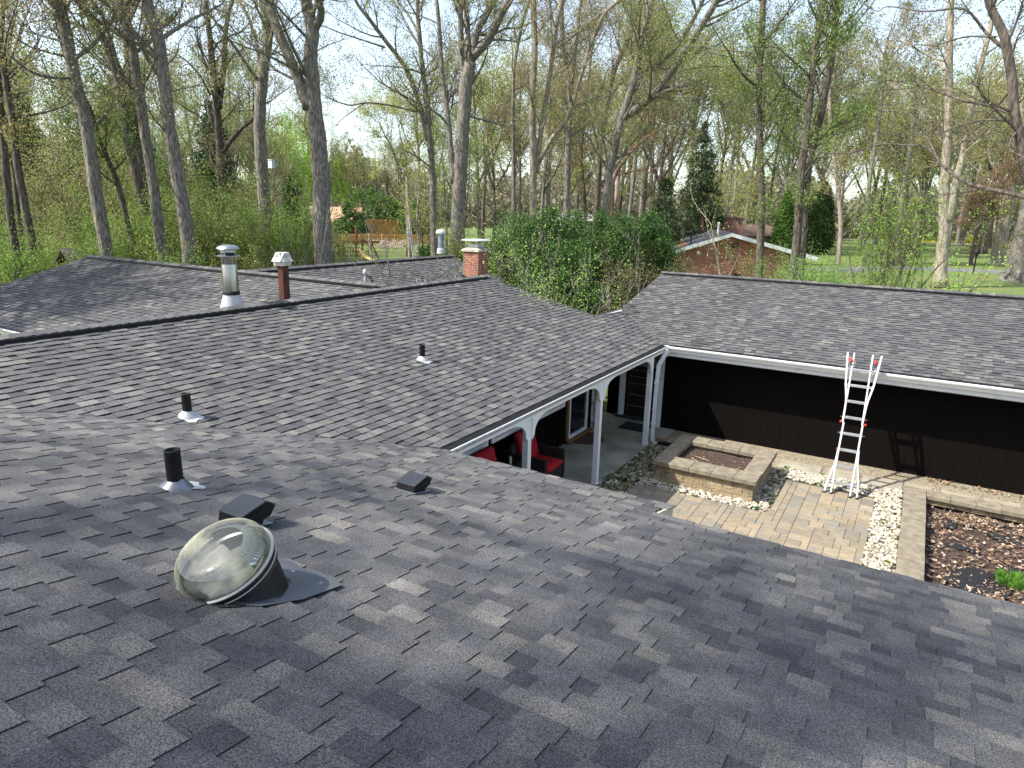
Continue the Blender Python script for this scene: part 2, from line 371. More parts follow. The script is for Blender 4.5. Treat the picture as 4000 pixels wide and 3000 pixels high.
# corner boards of the courtyard fascias
b = MB(); b.box((.0, .0, ZE-.13), (.011, W-.02, ZE-.012)); b.box((0.14, W-.011, ZE-.24), (15, W, ZE-.012)); b.box((0.012, 0, ZE-.24), (3.02, .011, ZE-.012))
b.box((.02, W-.011, ZE-.26), (.139, W+.002, ZE-.02))
b.build('fascia', M_GUT, house)
b = MB(); b.box((-18, CYR-CR, 2.0), (-9.3, CYR-CR+.02, 2.185)); b.build('fascia', M_WHT, house)
# porch beam, posts and scalloped brackets
PX = .052; PW = .105
b = MB(); b.box((-.075, .0, ZE-.150), (-.005, W+.65, ZE-.07)); b.box((.0, 0, ZE-.150), (.085, W-.1, ZE-.100)); b.build('porch_beam', M_WHT, house)
def bracket(yp, sg, Lr, Ht, x=.036, parent=None):
    z1 = ZE-.151; y0 = yp+sg*PW/2; pts = [(x, y0, z1), (x, y0+sg*Lr, z1)]
    for k in range(0, 11):
        a = k/10*math.pi/2
        pts.append((x, y0+sg*(Lr-.02-(Lr-.10)*math.sin(a)), z1-.02-(Ht-.10)*(1-math.cos(a))))
    pts += [(x, y0+sg*.07, z1-Ht+.055), (x, y0+sg*.015, z1-Ht), (x, y0, z1-Ht)]
    bb = MB(); bb.prism(pts, (.035, 0, 0)); return bb.build('bracket', M_WHT, parent)
for yp, sides in ((2.24, (-1, 1)), (5.0, (-1, 1)), (7.78, (-1,))):
    b = MB(); b.box((-.045, yp-PW/2, .0), (.06, yp+PW/2, ZE-.152)); b.box((-.055, yp-PW/2-.01, .0), (.07, yp+PW/2+.01, .03))
    pobj = b.build('porch_post', M_WHT, house, bevel=.004)
    for s_ in sides: bracket(yp, s_, .50, .36, parent=pobj)
# soffit
b = MB(); b.box((-1.54, -.9, ZE-.166), (-.08, 9.4, ZE-.152)); b.build('soffit', mat('soffit', (.32, .31, .28), rough=.8), house)
b = MB(); b.box((0.15, W+.002, ZE-.256), (15, 9.24, ZE-.242)); b.build('soffit', MATS['soffit'], house)
# walls with board battens
def wallb(name, a, bb, axis, z1, step=.4064, start=0., rib=.012, m=M_WALL, face=1, bw=.04):
    b = MB()
    if axis == 'y':      # wall at x=a[0] facing +x
        x, y0, y1 = a[0], a[1], bb; b.box((x-.12, y0, -.1), (x, y1, z1)); y = y0+start
        while y < y1-.03: b.box((x+.0001, y, .02), (x+rib, y+bw, z1-.01)); y += step
    else:                # wall at y facing -y
        y, x0, x1 = a[1], a[0], bb; b.box((x0, y, -.1), (x1, y+.12, z1)); x = x0+start
        while x < x1-.03: b.box((x, y-rib, .02), (x+bw, y-.0001, z1-.01)); x += step
    return b.build(name, m, house)
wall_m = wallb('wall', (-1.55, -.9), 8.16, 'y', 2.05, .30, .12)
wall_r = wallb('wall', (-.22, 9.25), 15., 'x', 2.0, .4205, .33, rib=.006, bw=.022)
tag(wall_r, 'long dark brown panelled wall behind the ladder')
b = MB(); b.box((-1.75, 9.62, 0), (-.1, 9.74, 2.3)); b.box((-1.75, 9.62, 0), (-1.63, 13.5, 2.4)); b.box((-1.75, 13.3, 0), (15, 13.4, 2.3)); b.box((14.9, 9.4, 0), (15, 13.3, 2.3))
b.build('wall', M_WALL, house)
b = MB(); b.box((-.9, -1.1, 0), (14, -.98, 2.4)); b.box((13.8, -17, 0), (13.9, -1.1, 2.4)); b.box((-13, -17.5, 0), (13.9, -17.4, 2.4))
b.box((-12.9, -17.4, 0), (-12.8, -5, 2.4)); b.build('wall', M_WALL, house)
b = MB(); b.box((-9., 8.6, 0), (-1.56, 8.72, 2.55)); b.box((-17.6, CYR-CR+.5, 0), (-6, CYR-CR+.62, 2.2)); b.box((-17.7, CYR-CR+.5, 0), (-17.6, 9, 2.3))
b.box((-14.4, 8.9, 0), (-14.3, 14.3, 2.2)); b.box((-14.4, 14.3, 0), (RX+RT-.3, 14.42, 2.5)); b.box((RX+RT-.45, 8.7, 0), (RX+RT-.3, 14.3, 2.5)); b.box((-17.6, 9, 0), (-14.3, 9.1, 2.2))
b.build('wall', mat('brown_brick_wall', (.10, .06, .045), (.06, .04, .03), 12), house)
for yy, x0, x1, s_, z0 in ((8.73, -MR-3.0, -1.6, SL, 2.5),):
    b = MB(); b.add([(-9, yy, 2.3), (-1.56, yy, 2.3), (-1.9, yy, ZE+SL*1.9-.1), (-MR, yy, ZR-.08), (-8.1, yy, ZR-SL*3-.1)], [(0, 1, 2, 3, 4)]); b.build('gable_wall', M_WALL, house)
# high windows on the porch wall
for y0, y1 in ((1.95, 3.47), (3.60, 5.02), (5.16, 6.62)):
    wf = MB(); x = -1.55; z0, z1 = .93, 1.72; fr = .075
    wf.box((x, y0, z0), (x+.045, y1, z0+fr)); wf.box((x, y0, z1-fr), (x+.045, y1, z1)); wf.box((x, y0, z0+fr), (x+.045, y0+fr, z1-fr)); wf.box((x, y1-fr, z0+fr), (x+.045, y1, z1-fr))
    wo = wf.build('window', M_WHT, house, bevel=.003)
    g_ = MB(); g_.box((x+.002, y0+fr, z0+fr), (x+.012, y1-fr, z1-fr)); g_.build('pane', M_GLASS, wo)
    g_ = MB(); g_.box((x+.013, y0+fr+.01, z0+fr+.012), (x+.03, y1-fr-.01, z0+fr+.05)); g_.build('sash', M_WHT, wo)
# sliding porch door with tan sill
b = MB(); x = -1.55
b.box((x, 6.84, .075), (x+.05, 6.92, 2.0)); b.box((x, 7.78, .075), (x+.05, 7.86, 2.0)); b.box((x, 6.92, .075), (x+.05, 7.78, .155)); b.box((x, 6.92, 1.92), (x+.05, 7.78, 2.0))
do = b.build('sliding_door', M_WHT, house, bevel=.004)
b = MB(); b.box((x+.004, 6.92, .155), (x+.016, 7.78, 1.92)); b.build('pane', M_GLASS, do)
b = MB(); b.box((x+.05, 7.69, .24), (x+.07, 7.72, .36)); b.build('handle', M_WHT, do)
b = MB(); b.box((x, 6.74, .0), (x+.06, 6.838, 2.0)); b.box((x, 6.74, .0), (x+.13, 8.0, .07)); b.build('door_trim', M_WOODT, house)
# dutch door at the porch end
b = MB(); b.box((-1.20, 9.57, .1), (-.30, 9.615, 2.05))
ddr = tag(b.build('door', mat('near_black_door', (.018, .012, .010), (.03, .017, .013), 6, .5), house), 'dark slatted porch door')
b = MB()
for zz in (.32, .62, .92, 1.10, 1.28): b.box((-1.16, 9.545, zz), (-.34, 9.569, zz+.02))
b.build('door_slat', mat('door_ledge', (.16, .12, .10), rough=.5), ddr)
b = MB(); b.box((-1.12, 9.553, 1.40), (-.36, 9.569, 1.95)); b.build('pane', mat('blind_glass', (.30, .30, .28), (.24, .24, .22), 3, .3, stretch=(1, 1, 22)), ddr)
b = MB(); b.box((-1.36, 9.44, .0), (-1.24, 9.56, 2.06)); b.box((-.235, 9.18, .0), (-.14, 9.245, 2.0)); b.build('door_jamb', M_WHT, house)
b = MB(); b.box((-1.45, 9.42, .0), (-.24, 9.61, .075)); b.build('door_step', mat('step_black', (.03, .03, .03), (.05, .05, .045), 9), house)
# weathered white posts of the back passage
b = MB(); b.box((-1.66, 8.2, .0), (-1.565, 8.3, 2.0)); b.box((-1.72, 8.55, 0), (-1.66, 8.63, 2.0)); b.box((-1.86, 8.9, 0), (-1.77, 9.0, 2.3)); b.box((-1.9, 9.3, 0), (-1.8, 9.4, 2.3))
b.build('passage_post', mat('weathered_white', (.62, .62, .58), (.2, .2, .17), 14, .8, contrast=(.5, .62), stretch=(1, 1, .3)), house)
# downspout
b = MB(); pth = [(.13, W-.16, ZE-.10), (.13, W-.2, ZE-.18), (.135, 7.95, ZE-.36), (.135, 7.90, 1.2), (.135, 7.90, .16), (.17, 7.90, .07), (.26, 7.90, .03)]
for i in range(len(pth)-1): b.bar(pth[i], pth[i+1], .06, .075, up=(1, 0, 0))
b.box((.09, 7.855, 1.45), (.18, 7.945, 1.48)); b.box((.09, 7.855, .5), (.18, 7.945, .53)); b.build('downspout', M_GUT, house)

# chimney
cx0, cx1, cy0, cy1 = -6.2, -5.7, 9.3, 9.8
def brickmat(name, c1, c2, mort, bw=.2, bh=.067, axis=None):
    m = bpy.data.materials.new(name); m.use_nodes = True; t = m.node_tree; n = t.nodes; L = t.links
    b = n['Principled BSDF']; b.inputs['Roughness'].default_value = .9
    tc = n.new('ShaderNodeTexCoord'); sp = n.new('ShaderNodeSeparateXYZ'); L.new(tc.outputs['Object'], sp.inputs[0])
    ad = n.new('ShaderNodeMath'); ad.operation = 'ADD'; L.new(sp.outputs[0], ad.inputs[0]); L.new(sp.outputs[1], ad.inputs[1])
    cb = n.new('ShaderNodeCombineXYZ'); L.new(ad.outputs[0], cb.inputs[0]); L.new(sp.outputs[2], cb.inputs[1])
    br = n.new('ShaderNodeTexBrick'); L.new(cb.outputs[0], br.inputs[0]); br.inputs['Scale'].default_value = 1
    br.inputs['Brick Width'].default_value = bw; br.inputs['Row Height'].default_value = bh; br.inputs['Mortar Size'].default_value = .007
    br.inputs['Color1'].default_value = (*c1, 1); br.inputs['Color2'].default_value = (*c2, 1); br.inputs['Mortar'].default_value = (*mort, 1)
    nz = n.new('ShaderNodeTexNoise'); nz.inputs['Scale'].default_value = 9; nz.inputs['Detail'].default_value = 6; L.new(tc.outputs['Object'], nz.inputs['Vector'])
    r = n.new('ShaderNodeMapRange'); r.inputs[1].default_value = .3; r.inputs[2].default_value = .7; r.inputs[3].default_value = .6; r.inputs[4].default_value = 1.4
    L.new(nz.outputs[0], r.inputs[0])
    v = n.new('ShaderNodeVectorMath'); v.operation = 'SCALE'; L.new(br.outputs['Color'], v.inputs[0]); L.new(r.outputs[0], v.inputs['Scale'])
    L.new(v.outputs[0], b.inputs['Base Color'])
    bp = n.new('ShaderNodeBump'); bp.inputs['Distance'].default_value = .01; bp.invert = True; L.new(br.outputs['Fac'], bp.inputs['Height']); L.new(bp.outputs[0], b.inputs['Normal'])
    return m
M_BRK = brickmat('red_brick', (.34, .10, .055), (.20, .07, .045), (.36, .30, .25))
b = MB(); b.box((cx0, cy0, 0), (cx1, cy1, 4.02)); ch = b.build('chimney', M_BRK, house)
b = MB(); zz = 4.02; o = .06
b.hexa([(cx0-.05, cy0-.05, zz), (cx1+.05, cy0-.05, zz), (cx1+.05, cy1+.05, zz), (cx0-.05, cy1+.05, zz)], [(cx0-.05, cy0-.05, zz+.05), (cx1+.05, cy0-.05, zz+.05), (cx1+.05, cy1+.05, zz+.05), (cx0-.05, cy1+.05, zz+.05)])
b.hexa([(cx0-.04, cy0-.04, zz+.051), (cx1+.04, cy0-.04, zz+.051), (cx1+.04, cy1+.04, zz+.051), (cx0-.04, cy1+.04, zz+.051)], [(cx0+.1, cy0+.1, zz+.12), (cx1-.1, cy0+.1, zz+.12), (cx1-.1, cy1-.1, zz+.12), (cx0+.1, cy1-.1, zz+.12)])
b.build('crown', mat('mortar_cap', (.50, .45, .36), (.26, .24, .19), 9, .9, .4), ch)
b = MB(); b.box((cx0+.09, cy0+.09, zz+.121), (cx1-.09, cy1-.09, zz+.19)); b.box((cx0+.06, cy0+.06, zz+.19), (cx1-.06, cy1-.06, zz+.21)); b.build('flue_collar', M_GALV, ch)
b = MB()
b.hexa([(cx0-.06, cy0-.06, zz+.30), (cx1+.06, cy0-.06, zz+.30), (cx1+.06, cy1+.06, zz+.30), (cx0-.06, cy1+.06, zz+.30)], [(cx0+.0, cy0+.0, zz+.335), (cx1, cy0, zz+.335), (cx1, cy1, zz+.335), (cx0, cy1, zz+.335)])
for px_, py_ in ((cx0+.1, cy0+.1), (cx1-.1, cy0+.1), (cx1-.1, cy1-.1), (cx0+.1, cy1-.1)): b.bar((px_, py_, zz+.2), (px_, py_, zz+.305), .012)
b.build('rain_cap', M_PAINTAL, ch)
b = MB(); b.add([(cx0-.03, cy0-.012, 2.9), (cx1-.05, cy0-.012, 3.12), (cx1-.05, cy0-.012, 3.22), (cx0-.03, cy0-.012, 3.38)], [(0, 1, 2, 3)]); b.build('flashing', M_BLK, ch)

# roof penetrations
def roofz(x, y, which):
    if which == 'near': return ZE-SL*y
    if which == 'mid': return ZE-SL*x
def vent_pipe(x, y, which, r, h, label, cone=True):
    z = roofz(x, y, which); up = np.array([0, SL, 1.]) if which == 'near' else np.array([SL, 0, 1.])
    up /= np.linalg.norm(up); dn = np.array([0, 1., -SL]) if which == 'near' else np.array([1., 0, -SL]); dn /= np.linalg.norm(dn); sd_ = np.cross(up, dn)
    b = MB(); R_ = r*1.02
    prof = [(R_, -.05), (R_*1.03, .02), (R_, .06), (R_*1.02, h*.6), (R_, h-.012), (R_*1.04, h), (R_*.80, h+.001), (R_*.78, h-.12)]
    b.lathe(prof, (x, y, z), n=20)
    vp = b.build('vent_pipe', M_TAR, house, smooth=True); tag(vp, label)
    b = MB(); o = np.array([x, y, z])
    b.lathe([(r*2.25, .004), (r*2.1, .02), (r*1.75, .04), (r*1.4, .056), (r*1.35, .064), (r*1.06, .072), (r*1.02, .084)], o, axis=(up*.6+np.array([0, 0, .4])), n=28)
    b.build('boot', M_FLASH if which == 'near' else M_PAINTAL, vp, smooth=True)
    b = MB(); rr = random.Random(int(x*100)); q = []
    L_ = r*5.2
    outl = [(-r*1.9, r*1.6), (-r*2.0, L_*.80), (-r*.6, L_*1.02), (r*.6, L_*.80), (r*1.7, L_*.86), (r*2.6, L_*.7), (r*2.1, r*1.6), (r*1.7, -r*1.4), (-r*1.7, -r*1.4)]
    for a_, d_ in outl: q.append(o+sd_*(-a_ if which == 'near' else a_)*1+dn*d_*.72+up*.019)
    b.prism(q, -up*.003); b.build('flashing', M_PAINTAL, vp)
    return vp
vent_pipe(.29, -3.68, 'near', .056, .315, 'black tarred vent pipe on the near shaded roof slope')
vent_pipe(-2.24, -1.92, 'mid', .050, .285, 'black vent pipe by the valley of the sunlit slope')
vent_pipe(-2.06, 2.25, 'mid', .046, .27, 'small black vent pipe far up the sunlit slope')
# two low black exhaust hoods
def hood(cx, cy, w_, label):
    z = roofz(cx, cy, 'near'); dn = np.array([0, 1., -SL]); dn /= np.linalg.norm(dn); up = np.array([0, SL, 1.]); up /= np.linalg.norm(up); sx = np.array([1., 0, 0])
    def P(a, d, h): return np.array([cx, cy, z])+sx*a+dn*d+up*h
    hw = w_/2; k = w_/.26
    body = [(-.13*k, .0), (-.13*k, .105*k), (.075*k, .20*k), (.185*k, .165*k), (.15*k, .085*k), (.085*k, .06*k), (.085*k, .0)]
    b = MB(); b.prism([P(-hw*.97, d, h) for d, h in body], sx*w_*.97); o1 = tag(b.build('exhaust_hood', M_BLK, house, bevel=.004), label)
    b = MB()
    t_ = [(-.138*k, .103*k), (.075*k, .204*k), (.195*k, .166*k), (.195*k, .172*k), (.075*k, .212*k), (-.138*k, .110*k)]
    b.prism([P(-hw*1.03, d, h) for d, h in t_], sx*w_*1.03); b.build('lid', mat('hood_lid', (.030, .035, .042), (.024, .028, .034), 9, .4, spec=.5), o1, bevel=.002)
    b = MB(); b.prism([P(-hw-.01, -.14*k, .020), P(hw+.012, -.14*k, .020), P(hw+.012, .17*k, .020), P(-hw-.01, .17*k, .020)], up*.003); b.build('flashing', M_BLUEG, o1)
    for a in (hw*.99,):
        b = MB()
        ins = [(-.10*k, .085*k), (.07*k, .165*k), (.155*k, .14*k), (.13*k, .095*k), (.07*k, .075*k)]
        b.prism([P(a-.002, d, h) for d, h in ins], sx*.006); b.build('side_panel', M_BLK, o1)
    return o1
hood(1.285, -3.845, .225, 'black slant-lidded exhaust hood just behind the dome skylight')
hood(1.265, -2.07, .205, 'black slant-lidded exhaust hood nearer the courtyard')

# tubular dome skylight
sk0 = np.array([2.02, -4.53, roofz(0, -4.53, 'near')]); upn = np.array([0, SL, 1.]); upn /= np.linalg.norm(upn)
r_ = ray(935, 2300); nn_ = np.array([0, SL, 1.]); bc = CAM+r_*((ZE-nn_@CAM)/(nn_@r_)); tl = math.radians(25)
ax = np.array([-.04, -math.sin(tl), math.cos(tl)]); ax /= np.linalg.norm(ax)
rc = bc+np.array([-.035, -.025, .128]); a1 = np.array([1., 0, 0]); a1 -= ax*(a1@ax); a1 /= np.linalg.norm(a1); a2 = np.cross(ax, a1)
N_ = 48; b = MB(); R0 = .243; vs = []
for k in range(N_):
    t = 2*math.pi*k/N_; dxy = np.array([math.cos(t), math.sin(t), 0.]); pb = bc+dxy*.246+np.array([0, 0, .012-SL*(dxy[1]*.246)])
    tr_ = rc+(a1*math.cos(t)+a2*math.sin(t))*.225-ax*.03
    vs += [tuple(pb), tuple(tr_)]
b.add(vs, [(2*k, 2*((k+1) % N_), 2*((k+1) % N_)+1, 2*k+1) for k in range(N_)])
skl = b.build('skylight', M_BLK, house, smooth=True); tag(skl, 'round clear dome skylight on a black tilted collar')
b = MB(); b.lathe([(.222, -.042), (.240, -.042), (.240, -.012), (.247, -.008), (.247, .0), (.240, .003), (.240, .018), (.249, .022), (.249, .028), (.238, .034), (.220, .03)], rc, ax, 64)
b.build('rim', mat('dark_rim', (.02, .02, .018), rough=.2, spec=.8), skl, smooth=False)
b = MB(); b.lathe([(.246, .0290), (.254, .030), (.254, .035), (.240, .037)], rc, ax, 64); b.lathe([(.246, -.009), (.2505, -.007), (.2505, -.003), (.246, -.001)], rc, ax, 64)
b.build('bead', mat('clear_edge', (.34, .34, .31), rough=.15, spec=1), skl, smooth=True)
dm = bpy.data.materials.new('acrylic_dome'); dm.use_nodes = True; t = dm.node_tree; n = t.nodes; L = t.links; n.remove(n['Principled BSDF'])
gl = n.new('ShaderNodeBsdfGlossy'); gl.inputs['Roughness'].default_value = .06; gl.inputs[0].default_value = (.95, .95, .95, 1)
tp = n.new('ShaderNodeBsdfTransparent'); tp.inputs[0].default_value = (.88, .89, .85, 1)
df = n.new('ShaderNodeBsdfDiffuse'); df.inputs[0].default_value = (.50, .49, .36, 1)
fr = n.new('ShaderNodeFresnel'); fr.inputs[0].default_value = 1.6
lw = n.new('ShaderNodeLayerWeight'); lw.inputs[0].default_value = .35
tc = n.new('ShaderNodeTexCoord'); nz = n.new('ShaderNodeTexNoise'); nz.inputs['Scale'].default_value = 5; nz.inputs['Detail'].default_value = 4; L.new(tc.outputs['Object'], nz.inputs['Vector'])
m1 = n.new('ShaderNodeMapRange'); m1.inputs[1].default_value = .85; m1.inputs[2].default_value = 1.35; m1.inputs[3].default_value = .04; m1.inputs[4].default_value = .75
ad = n.new('ShaderNodeMath'); ad.operation = 'ADD'; L.new(nz.outputs[0], ad.inputs[0]); L.new(lw.outputs['Facing'], ad.inputs[1]); L.new(ad.outputs[0], m1.inputs[0])
x1 = n.new('ShaderNodeMixShader'); L.new(m1.outputs[0], x1.inputs[0]); L.new(tp.outputs[0], x1.inputs[1]); L.new(df.outputs[0], x1.inputs[2])
fm = n.new('ShaderNodeMapRange'); fm.inputs[3].default_value = .03; fm.inputs[4].default_value = .60; L.new(fr.outputs[0], fm.inputs[0])
x2 = n.new('ShaderNodeMixShader'); L.new(fm.outputs[0], x2.inputs[0]); L.new(x1.outputs[0], x2.inputs[1]); L.new(gl.outputs[0], x2.inputs[2])
L.new(x2.outputs[0], n['Material Output'].inputs[0])
prof = [(.240, .034), (.239, .06), (.235, .085), (.227, .108), (.214, .130), (.196, .148), (.170, .161), (.135, .169), (.09, .173), (.045, .175), (.002, .176)]
b = MB(); b.lathe(prof, rc, ax, 64); b.build('dome', dm, skl, smooth=True)
ribm = bpy.data.materials.new('ribbed_lens'); ribm.use_nodes = True; t = ribm.node_tree; n = t.nodes; L = t.links; bs = n['Principled BSDF']
bs.inputs['Metallic'].default_value = .75; bs.inputs['Roughness'].default_value = .22; bs.inputs['Base Color'].default_value = (.75, .77, .70, 1)
uvm = n.new('ShaderNodeTexCoord'); wv = n.new('ShaderNodeTexWave'); wv.inputs['Scale'].default_value = 45; wv.bands_direction = 'X'; wv.inputs['Distortion'].default_value = .3
L.new(uvm.outputs['Object'], wv.inputs[0]); bp = n.new('ShaderNodeBump'); bp.inputs['Distance'].default_value = .004; bp.inputs['Strength'].default_value = 1
L.new(wv.outputs[0], bp.inputs['Height']); L.new(bp.outputs[0], bs.inputs['Normal'])
cw = n.new('ShaderNodeMix'); cw.data_type = 'RGBA'; L.new(wv.outputs[0], cw.inputs[0]); cw.inputs[6].default_value = (.30, .32, .30, 1); cw.inputs[7].default_value = (.85, .87, .80, 1); L.new(cw.outputs[2], bs.inputs['Base Color'])
b = MB(); v_ = []; f_ = []
for i in range(25):
    t = math.radians(5+(i/24)*150)
    for h_, rr in ((.035, .205), (.08, .20), (.115, .18), (.14, .14)): v_.append(tuple(rc+(a1*math.cos(t)+a2*math.sin(t))*rr+ax*h_))
for i in range(24):
    for j in range(3): f_.append((i*4+j, i*4+j+1, i*4+j+5, i*4+j+4))
b.add(v_, f_); b.build('reflector', ribm, skl, smooth=True)
b = MB(); b.lathe([(.002, .012), (.19, .014), (.22, .028)], rc, ax, 40); b.build('lens', mat('frosted_lens', (.20, .21, .18), (.07, .075, .07), 9, .25, spec=.8), skl, smooth=True)
b = MB(); dnn = np.array([0, 1., -SL])
q = [bc+np.array([x, y, -SL*y+.024]) for x, y in [(-.30, .05), (-.26, .36), (-.1, .43), (.03, .40), (.12, .43), (.33, .40), (.34, .12), (.27, -.1), (0, -.25)]]
b.prism(q, (0, 0, -.003)); b.lathe([(.031, 0)], (0, 0, 0)) if False else None
b.build('flashing', mat('grey_flashing', (.085, .095, .11), (.06, .068, .08), 7, .45, spec=.4), skl)
b = MB(); ang = np.linspace(0, 2*math.pi, 40, endpoint=False)
b.tube([bc+np.array([math.cos(a)*.252, math.sin(a)*.252, .012-SL*math.sin(a)*.252+.004*math.sin(a*7)]) for a in list(ang)+[0.]], .011, 6); b.build('sealant', M_TAR, skl, smooth=True)
b = MB()
for x, y in ((.02, .33), (.24, .33)): b.lathe([(.012, .0), (.012, .006), (.002, .009)], bc+np.array([x, y, -SL*y+.02]), upn, 10, close=True)
b.build('screw', M_GALV, skl)

# tall stainless flue and rusty square flue behind the main ridge
def on_mw(x): return ZR-SL*(-MR-x)
fb = gz(909, 1203, 3.36); fb[2] = on_mw(fb[0])
dd = np.hypot(*(fb-CAM)[:2]); k = dd/2634*1.03
b = MB(); b.lathe([(26*k, 55*k), (26*k, 165*k), (25.7*k, 166*k), (26*k, 167*k), (26*k, 195*k)], fb, n=32); fl = tag(b.build('flue', M_STEEL, house, smooth=True), 'tall stainless round flue with a mushroom cap')
b = MB(); b.lathe([(50*k, -14*k), (27*k, 62*k), (27*k, 68*k)], fb, n=32); b.build('cone_flashing', M_PAINTAL, fl, smooth=True)
b = MB(); b.lathe([(27.3*k, 60*k), (30*k, 64*k), (28*k, 72*k), (26.4*k, 74*k)], fb, n=24); b.build('sealant', M_TAR, fl)
b = MB(); b.lathe([(26*k, 190*k), (38*k, 193*k), (38*k, 195*k), (27*k, 198*k), (21*k, 199*k)], fb, n=32); b.lathe([(25*k, 205*k), (27*k, 206*k), (27*k, 216*k), (36*k, 217.5*k), (39*k, 219*k), (33*k, 226*k), (20*k, 231*k), (1*k, 233*k)], fb, n=32)
for i in range(4):
    a = i*math.pi/2+.4; b.bar(fb+np.array([math.cos(a)*24*k, math.sin(a)*24*k, 198*k]), fb+np.array([math.cos(a)*24*k, math.sin(a)*24*k, 208*k]), 3*k)
b.build('rain_cap', M_GALV, fl, smooth=False)
b = MB(); b.lathe([(17*k, 196*k), (17*k, 206*k)], fb, n=20, close=True); b.build('flue_core', M_BLK, fl)
rb = gz(1113, 1172, 3.35); rb[2] = on_mw(rb[0]); k = np.hypot(*(rb-CAM)[:2])/2634*1.03
b = MB(); a_ = 13.5*k
b.box((rb[0]-a_, rb[1]-a_, rb[2]-.05), (rb[0]+a_, rb[1]+a_, rb[2]+150*k)); rf = tag(b.build('flue', M_RUST, house, bevel=.004), 'rusty square flue with a pale angular cap')
b = MB(); b.hexa([rb+np.array([x*a_*1.5, y*a_*1.5, -.03]) for x, y in ((-1, -1), (1, -1), (1, 1), (-1, 1))], [rb+np.array([x*a_*1.1, y*a_*1.1, 8*k]) for x, y in ((-1, -1), (1, -1), (1, 1), (-1, 1))])
b.build('base_flashing', M_RUSTO, rf)
b = MB(); z1 = 142*k; A = 21*k; B_ = 31*k; cr_ = [rb+np.array([x*A, y*A, z1]) for x, y in ((-1, -1), (1, -1), (1, 1), (-1, 1))]; ct = [rb+np.array([x*A, y*A, z1+16*k]) for x, y in ((-1, -1), (1, -1), (1, 1), (-1, 1))]
b.hexa(cr_, ct)
def RP(x, y, z): return rb+np.array([x, y, z])
zt = z1+46*k; ze = z1+15*k
# four little gables crossing: two prisms
b.prism([RP(-B_, -A*1.02, ze), RP(-A*.45, -A*1.02, zt), RP(A*.45, -A*1.02, zt), RP(B_, -A*1.02, ze), RP(A*.8, -A*1.02, ze-.002), RP(0, -A*1.02, zt-8*k), RP(-A*.8, -A*1.02, ze-.002)], (0, A*2.04, 0))
b.prism([RP(A*1.03, -B_, ze), RP(A*1.03, -A*.45, zt-.001), RP(A*1.03, A*.45, zt-.001), RP(A*1.03, B_, ze), RP(A*1.03, A*.8, ze-.002), RP(A*1.03, 0, zt-8*k), RP(A*1.03, -A*.8, ze-.002)], (-A*2.06, 0, 0))
b.build('rain_cap', mat('aged_white_cap', (.62, .60, .54), (.40, .38, .33), 12, .5), rf)
# rear roof pipe, service mast, wires
pb = gz(1723, 1030, 3.1); pb[2] = ZR-RS*(pb[0]-RX); k = np.hypot(*(pb-CAM)[:2])/2634
b = MB(); b.lathe([(11.5*k, -8*k), (11.5*k, 68*k)], pb, n=20); vp = tag(b.build('vent_pipe', M_BLUEG, house, smooth=True), 'blue-grey vent pipe with a white cap on the rear slope')
b = MB(); b.lathe([(12*k, 64*k), (17*k, 66*k), (18.5*k, 70*k), (18.5*k, 76*k), (14*k, 82*k), (2*k, 84*k)], pb, n=24); b.build('rain_cap', mat('cap_cream', (.72, .70, .62), rough=.5), vp, smooth=True)
b = MB(); b.lathe([(17*k, -6*k), (15*k, 2*k), (14.5*k, 12*k), (11.6*k, 14*k)], pb, n=20); b.build('flashing', M_PAINTAL, vp, smooth=True)
mb_ = gz(1427, 1108, 3.05); mb_[2] = ZR-CS*.8-.20; k = np.hypot(*(mb_-CAM)[:2])/2634
b = MB(); b.lathe([(3.6*k, -20*k), (3.6*k, 45*k)], mb_, n=14); b.lathe([(5.5*k, 24*k), (5.5*k, 30*k)], mb_, n=12); ms_ = tag(b.build('service_mast', M_PAINTAL, house), 'white service mast with a rounded weatherhead')
b = MB(); b.lathe([(4*k, 42*k), (8*k, 44*k), (8.5*k, 52*k), (7*k, 59*k), (3*k, 63*k), (.5*k, 64*k)], mb_+np.array([.0, 0, 0]), n=20); b.build('weatherhead', M_PAINTAL, ms_, smooth=True)
b = MB()
for s0 in (0, 1, 2):
    a0 = mb_+np.array([0, 0, 44*k]); pts = [a0+np.array([.05*s0, .0, 0]), a0+np.array([.14+.03*s0, .1, -.12]), a0+np.array([.13, .12+.05*s0, -.22-.03*s0]), a0+np.array([.03, .16, -.14])]
    b.tube(pts, .008, 5)
b.build('wire', M_BLK, ms_, smooth=True)

# ------------------------------------------------------------------ courtyard surfaces
def struct(o): return tag(o, kind='structure')
b = MB(); b.box((-1.6, -1.0, -.2), (.10, 7.915, .0)); b.box((-1.9, 7.93, -.2), (.24, 9.62, -.003)); struct(b.build('patio', M_CONC))
b = MB(); b.add([(-400, -400, -.06), (500, -400, -.06), (500, 900, -.06), (-400, 900, -.06)], [(0, 1, 2, 3)])
